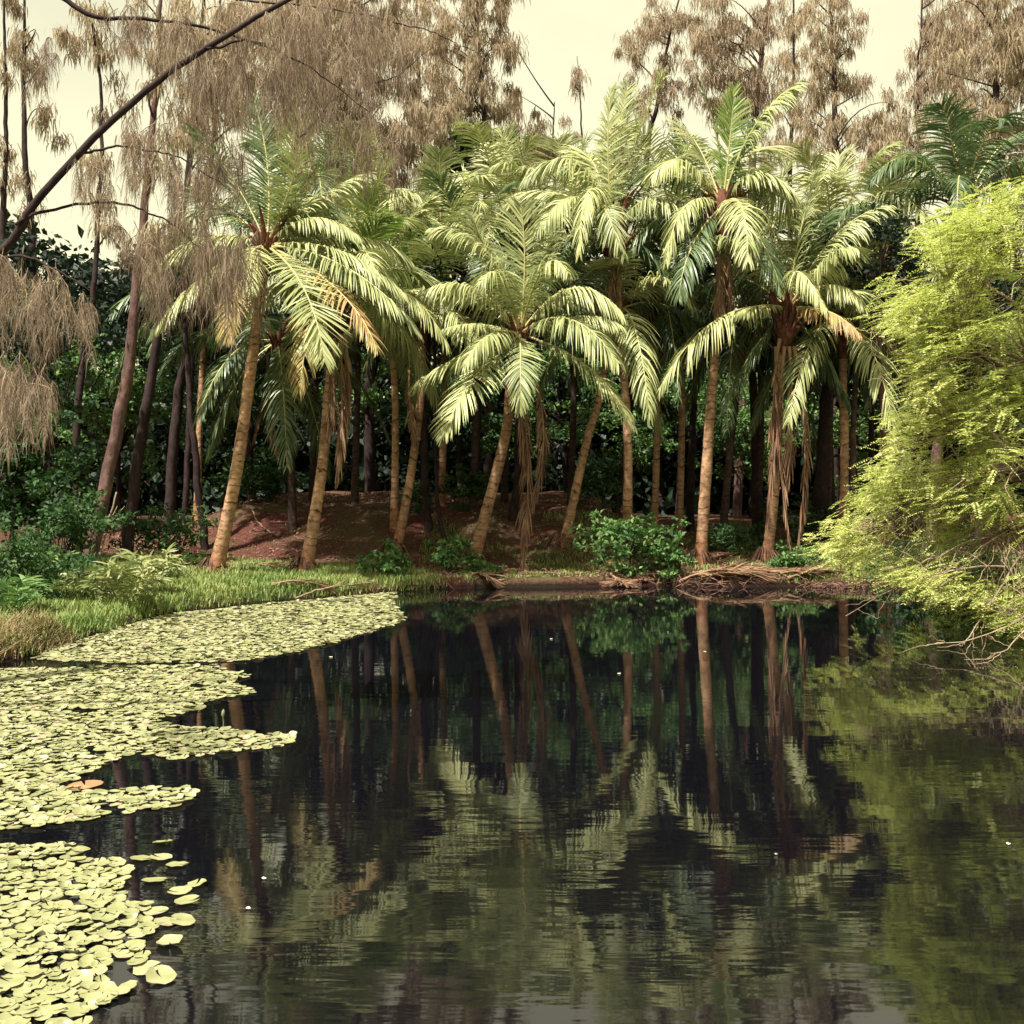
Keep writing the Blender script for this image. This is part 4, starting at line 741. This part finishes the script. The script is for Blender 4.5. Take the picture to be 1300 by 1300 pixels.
for i, (a, b_, r_, lab) in enumerate([
    (G(735, 24.8), G(815, 24.2, .3), .022, 'pale branch lying behind the foot of the tall straight palm'), (G(700, 24.8, .1), G(770, 25.3, .1), .03, 'dark branch at the foot of the leaning bare trunked palm'),
    (G(855, 22.9), G(915, 22.7, .06), .018, 'thin pale branch left of the thick-based palm foot'), (G(935, 22.8), G(956, 23.3, .15), .03, 'forked pale branch leaning against the skirted palm foot'),
    (G(1040, 22.4), G(1110, 22.1, .06), .018, 'pale branch along the water edge right of the low green clump'), (G(375, 19.9), G(470, 21.0, .05), .02, 'pale stick at the water edge above the lily pads'),
    (G(320, 26.2, .02), G(352, 25.0, .05), .02, 'thin pale stick on the dark ground between the two left palms'), (G(900, 22.6), G(1000, 22.5, .04), .015, 'long thin branch low on the debris of the right bank'),
    (G(120, 20.5, 0), P(148, 625, 21.0), .03, 'grey leaning dead stem beside the pinkish casuarina')]):
    stick(a, b_, r_, lab, 850+i)
# water-edge root mats: tangles of thin roots under the bank
def roots(px0, px1, Y0, Y1, N, label, seed):
    rng = rs(seed); ps = []
    for k in range(N):
        t = rng.random(); px = px0+(px1-px0)*t; Y = Y0+(Y1-Y0)*t+rng.normal(0, .12); a = G(px, Y, rng.uniform(.0, .07)); e = a+np.array([rng.normal(0, .28), rng.uniform(-.35, .2), 0]); e[2] = max(-.02, a[2]-rng.uniform(.05, .25))
        m_ = (a+e)/2+np.array([rng.normal(0, .05), 0, rng.uniform(.02, .1)]); ps.append(bez(a, m_, e, 7))
    o = build('root_mat', [tubes(np.array(ps), np.tile(np.linspace(.012, .003, 7), (N, 1)), 4)], M['root']); tag(o, label, 'roots', kind='stuff')
roots(850, 1020, 22.6, 22.6, 100, 'tangled dark reddish roots at the water edge below the thick-based and skirted palms', 871)
roots(530, 840, 22.3, 22.8, 150, 'thin roots trailing from the centre bank into the water', 872)
roots(1030, 1260, 22.3, 20.5, 160, 'pale roots and twigs along the shaded right water edge', 873)
def flare_roots(px, Y, label, seed):
    rng = rs(int(px)); b = GP(px, Y); ps = []
    for k in range(40):
        a = rng.uniform(0, 6.28); d = np.array([math.cos(a), math.sin(a), 0]); s = b+d*.12+[0, 0, .3]; e = b+d*rng.uniform(.22, .42); e[2] = float(gz(e[0:1], e[1:2])[0])-.02; ps.append(bez(s, (s+e)/2+[0, 0, .02], e, 6))
    return tubes(np.array(ps), np.tile(np.linspace(.014, .008, 6), (40, 1)), 4)
for o in list(COL.objects):
    if o.get('group', '') == 'coconut palms on the far bank':
        Y_ = o.location.y; build('root_flare', [flare_roots(650+o.location.x/Y_*F, Y_, '', 5)], M['root'], o)

def litter(X0, X1, Y0, Y1, N, size, mat, label, seed):
    rng = rs(seed); x = rng.uniform(X0, X1, N); y = rng.uniform(Y0, Y1, N); k = sdist(x, y)+.13*wob(x, y) > .1; x, y = x[k], y[k]
    k = rng.random(len(x)) < .25+.75*(wob(x*.9+5, y*.9) > .1); x, y = x[k], y[k]
    o = build('leaf_litter', [leaves(np.stack([x, y, gz(x, y)+.012], 1), size, rng, .8, .35, .1)], M[mat]); tag(o, label, 'leaf litter', kind='stuff')
litter(-9, 11, 21.8, 31, 34000, .09, 'dead', 'dry brown leaf litter strewn over the red earth and mound', 861)

# ------------------------------------------------------------------ lily pads
def inpoly(px, py, poly):
    ins = np.zeros(px.shape, bool); n = len(poly)
    for i in range(n):
        ax, ay = poly[i]; bx, by = poly[(i+1) % n]
        c = ((ay > py) != (by > py)); ins ^= c & (px < (bx-ax)*(py-ay)/((by-ay) or 1e-9)+ax)
    return ins
def W(px, py): Y = CZ*F/(py-HY); return ((px-650)/F*Y, Y)
polys = [([(40, 838), (75, 815), (130, 797), (200, 782), (330, 768), (440, 758), (505, 752), (500, 765), (516, 788), (470, 803), (420, 817), (330, 838), (180, 843)], 1.0),
         ([(-160, 852), (60, 850), (180, 846), (270, 846), (318, 858), (300, 866), (322, 880), (262, 893), (256, 903), (205, 914), (240, 926), (372, 936), (378, 944), (300, 955), (215, 966), (170, 958), (130, 975), (100, 990), (60, 1005), (-160, 1020)], .97),
         ([(-160, 1012), (70, 1000), (130, 1006), (240, 1002), (252, 1012), (200, 1028), (120, 1040), (20, 1058), (-160, 1062)], .95),
         ([(-160, 1075), (20, 1076), (90, 1070), (128, 1085), (165, 1105), (150, 1140), (185, 1150), (190, 1180), (188, 1222), (150, 1262), (105, 1310), (95, 1420), (-160, 1420)], .93)]
pr = rs(900); placed = []; cell = {}
def tryput(x, y, r_, f=.80):
    ci, cj = int(x//.2), int(y//.2)
    for i in range(ci-1, ci+2):
        for j in range(cj-1, cj+2):
            for (a, b_, c) in cell.get((i, j), ()):
                if (a-x)**2+(b_-y)**2 < ((c+r_)*f)**2: return False
    cell.setdefault((ci, cj), []).append((x, y, r_)); placed.append((x, y, r_)); return True
singles = [(225, 1100), (205, 1092), (228, 1133), (238, 1147), (222, 1152), (232, 1172), (212, 1172), (215, 1200), (205, 1205), (205, 1245), (222, 1130), (180, 1092), (196, 1120), (198, 1158), (248, 1124), (206, 1072), (186, 1232)]
for s in singles: x, y = W(*s); tryput(x, y, .062, .6)
for poly, keep in polys:
    wp = [W(*p) for p in poly]; x0 = min(p[0] for p in wp); x1 = max(p[0] for p in wp); y0 = min(p[1] for p in wp); y1 = max(p[1] for p in wp)
    n = int((x1-x0)*(y1-y0)*1700); xx = pr.uniform(x0, x1, n); yy = pr.uniform(y0, y1, n)
    k = inpoly(xx+.05*wob(xx*3, yy*3), yy+.08*wob(yy*4, xx*4), wp) & (sdist(xx, yy) < -.03)
    hole = (np.sin(xx*5.3+yy*2.1)+np.sin(yy*6.7-xx*3.1)+np.sin(xx*11+yy*9)*.6) > 2.05
    for x, y in zip(xx[k & ~hole], yy[k & ~hole]): tryput(x, y, float(pr.choice([pr.uniform(.03, .046), pr.uniform(.042, .06)])), pr.uniform(.56, .74))
placed.sort(key=lambda p: math.hypot(p[0], p[1]) if -0.47 < p[0]/p[1] < .47 and p[1] > 4.4 else 99+p[1])
def padgeo(x, y, r_, rng, z=None):
    n = 14; a0 = rng.uniform(0, 6.28); a = a0+np.linspace(.12, 6.16, n); rr = r_*(1+.07*np.sin(2*a+a0*3)+rng.normal(0, .03, n)); rr[rng.integers(n)] *= rng.uniform(.75, 1); curl = (rng.random()**4)*.018*(np.sin(a+a0*5) > .2)
    z0 = rng.uniform(.004, .016) if z is None else z; tl = rng.normal(0, .07, 2)
    rim = np.stack([x+rr*np.cos(a), y+rr*np.sin(a), z0+.005*rng.random(n)+.002+curl], 1); mid = np.stack([x+rr*.55*np.cos(a), y+rr*.55*np.sin(a), np.full(n, z0)], 1)
    for v in (rim, mid): v[:, 2] += (v[:, 0]-x)*tl[0]+(v[:, 1]-y)*tl[1]
    c = np.array([[x, y, z0-.001]]); V = np.concatenate([rim, mid, c]); q = [[i, i+1, n+i+1, n+i] for i in range(n-1)]
    q += [[n+i, n+i+1, n+i+2, 2*n] for i in range(0, n-2, 2)]+[[2*n-2, 2*n-1, 2*n, 2*n]][:0]
    q += [[2*n-2, 2*n-1, 2*n-1, 2*n]][:0]
    V = np.concatenate([V, ((V[2*n-2]+V[2*n])/2)[None]]); q += [[2*n-2, 2*n-1, 2*n, 2*n+1]]
    V[:, 2] = np.maximum(V[:, 2], .003)
    return V, np.array(q), None
print('pads', len(placed))
for i, (x, y, r_) in enumerate(placed[:300]):
    px, py = 650+x/y*F, HY+CZ/y*F
    if px > 172 and py > 1070: lab = 'lone round yellow-green lily pad floating off the edge of the nearest patch'; gr = 'lone lily pads off the nearest patch'
    elif py > 1066: lab = 'round yellow-green lily pad packed in the nearest patch at bottom left'; gr = 'lily pads of the nearest patch'
    elif py > 998: lab = 'round yellow-green lily pad in the narrow second patch from the bottom'; gr = 'lily pads of the narrow second patch'
    else: lab = 'round yellow-green lily pad in the front of the large middle patch'; gr = 'lily pads of the large middle patch'
    o = build('lily_pad', [padgeo(x, y, r_, pr)], M['pad'], origin=np.array([x, y, 0])); tag(o, lab, 'lily pad', gr)
o = build('lily_pads', [padgeo(x, y, r_, pr) for x, y, r_ in placed[300:]], M['pad']); tag(o, 'carpet of small yellow-green lily pads reaching to the far left bank', 'lily pads', kind='stuff')
x, y = W(108, 999)
o = build('floating_leaf', [padgeo(x, y, .12, pr, .012)], M['brownleaf'], origin=np.array([x, y, 0])); tag(o, 'big brown dead leaf floating at the edge of the narrow lily patch', 'leaf')
# water lily buds and specks on the water
def bud(px, py, label):
    x, y = W(px, py); ps = [np.array([[x, y, -.03], [x+.005, y, .03], [x, y, .08], [x, y, .10], [x+.004, y, .13], [x+.006, y, .15]])]
    root = build('lily_bud', [tubes(np.array(ps), np.array([[.004, .004, .004, .015, .014, .002]]), 8)], M['pad'], origin=np.array([x, y, 0])); tag(root, label, 'flower bud')
bud(283, 922, 'pale lily bud standing above the tip of the large middle patch')
M['petal'] = leafmat('fallen_petal', [(0.1, (0.6, 0.55, 0.45)), (1.0, (0.8, 0.75, 0.6))], .1, .5)
for i, s in enumerate([(848, 803), (985, 1086), (335, 1117), (315, 1155), (1280, 1073), (786, 856), (420, 835), (700, 812), (895, 828)]):
    x, y = W(*s); r_ = .012 if i < 5 else .02
    o = build('floating_petal', [padgeo(x, y, r_, pr, .006)], M['petal'], origin=np.array([x, y, 0])); tag(o, 'tiny pale petal floating on the open dark water', 'petal', 'petals scattered on the open water')

# ------------------------------------------------------------------ light, world, camera
SUN_EL, SUN_AZ = math.radians(62), math.radians(-140)      # azimuth measured from +Y towards +X: behind the camera, to the left
sd = Vector((math.sin(SUN_AZ)*math.cos(SUN_EL), math.cos(SUN_AZ)*math.cos(SUN_EL), math.sin(SUN_EL)))
sl = bpy.data.lights.new('sun', 'SUN'); sl.energy = 5.0; sl.angle = math.radians(1.2); sl.color = (1, .95, .82)
so = bpy.data.objects.new('sun', sl); COL.objects.link(so); so.rotation_euler = (-sd).to_track_quat('-Z', 'Y').to_euler()
wd = bpy.data.worlds.new('World'); sc.world = wd; wd.use_nodes = True; nt = wd.node_tree; n = nt.nodes; l = nt.links; n.clear()
out = n.new('ShaderNodeOutputWorld'); bg = n.new('ShaderNodeBackground'); bg.inputs[1].default_value = 0.067
sk = n.new('ShaderNodeTexSky'); sk.sky_type = 'NISHITA'; sk.sun_disc = False; sk.sun_elevation = SUN_EL; sk.sun_rotation = SUN_AZ; sk.dust_density = 5; sk.air_density = 1.5
mx = n.new('ShaderNodeMix'); mx.data_type = 'RGBA'; mx.inputs[0].default_value = 0.72; mx.inputs[7].default_value = (8.0, 7.4, 4.5, 1)
tc = n.new('ShaderNodeTexCoord'); ns = n.new('ShaderNodeTexNoise'); ns.inputs['Scale'].default_value = 2.2; ns.inputs['Detail'].default_value = 5
mp = n.new('ShaderNodeMapping'); mp.inputs['Scale'].default_value = (1, 1, 2.2); l.new(tc.outputs['Generated'], mp.inputs[0]); l.new(mp.outputs[0], ns.inputs['Vector'])
cr = ramp(n, [(0.3, (.84, .85, .88)), (0.7, (1.12, 1.1, 1.06))]); l.new(ns.outputs['Fac'], cr.inputs[0])
mm = n.new('ShaderNodeMix'); mm.data_type = 'RGBA'; mm.blend_type = 'MULTIPLY'; mm.inputs[0].default_value = 1; l.new(mx.outputs[2], mm.inputs[6]); l.new(cr.outputs[0], mm.inputs[7])
l.new(sk.outputs[0], mx.inputs[6]); l.new(mm.outputs[2], bg.inputs[0]); l.new(bg.outputs[0], out.inputs[0])
cd = bpy.data.cameras.new('camera'); co = bpy.data.objects.new('camera', cd); COL.objects.link(co); sc.camera = co
co.location = (0, 0, CZ); co.rotation_euler = (math.pi/2, 0, 0)
cd.sensor_width = 36; cd.lens = 36*F/1300; cd.shift_y = (HY-650)/1300; cd.clip_start = .1; cd.clip_end = 1000
sc.view_settings.view_transform = 'Standard'; sc.view_settings.look = 'None'; sc.view_settings.exposure = 1.3; sc.view_settings.gamma = 1
sc.cycles.volume_bounces = 0; sc.cycles.max_bounces = 6; sc.cycles.diffuse_bounces = 2; sc.cycles.glossy_bounces = 3; sc.cycles.transmission_bounces = 3; sc.cycles.transparent_max_bounces = 4
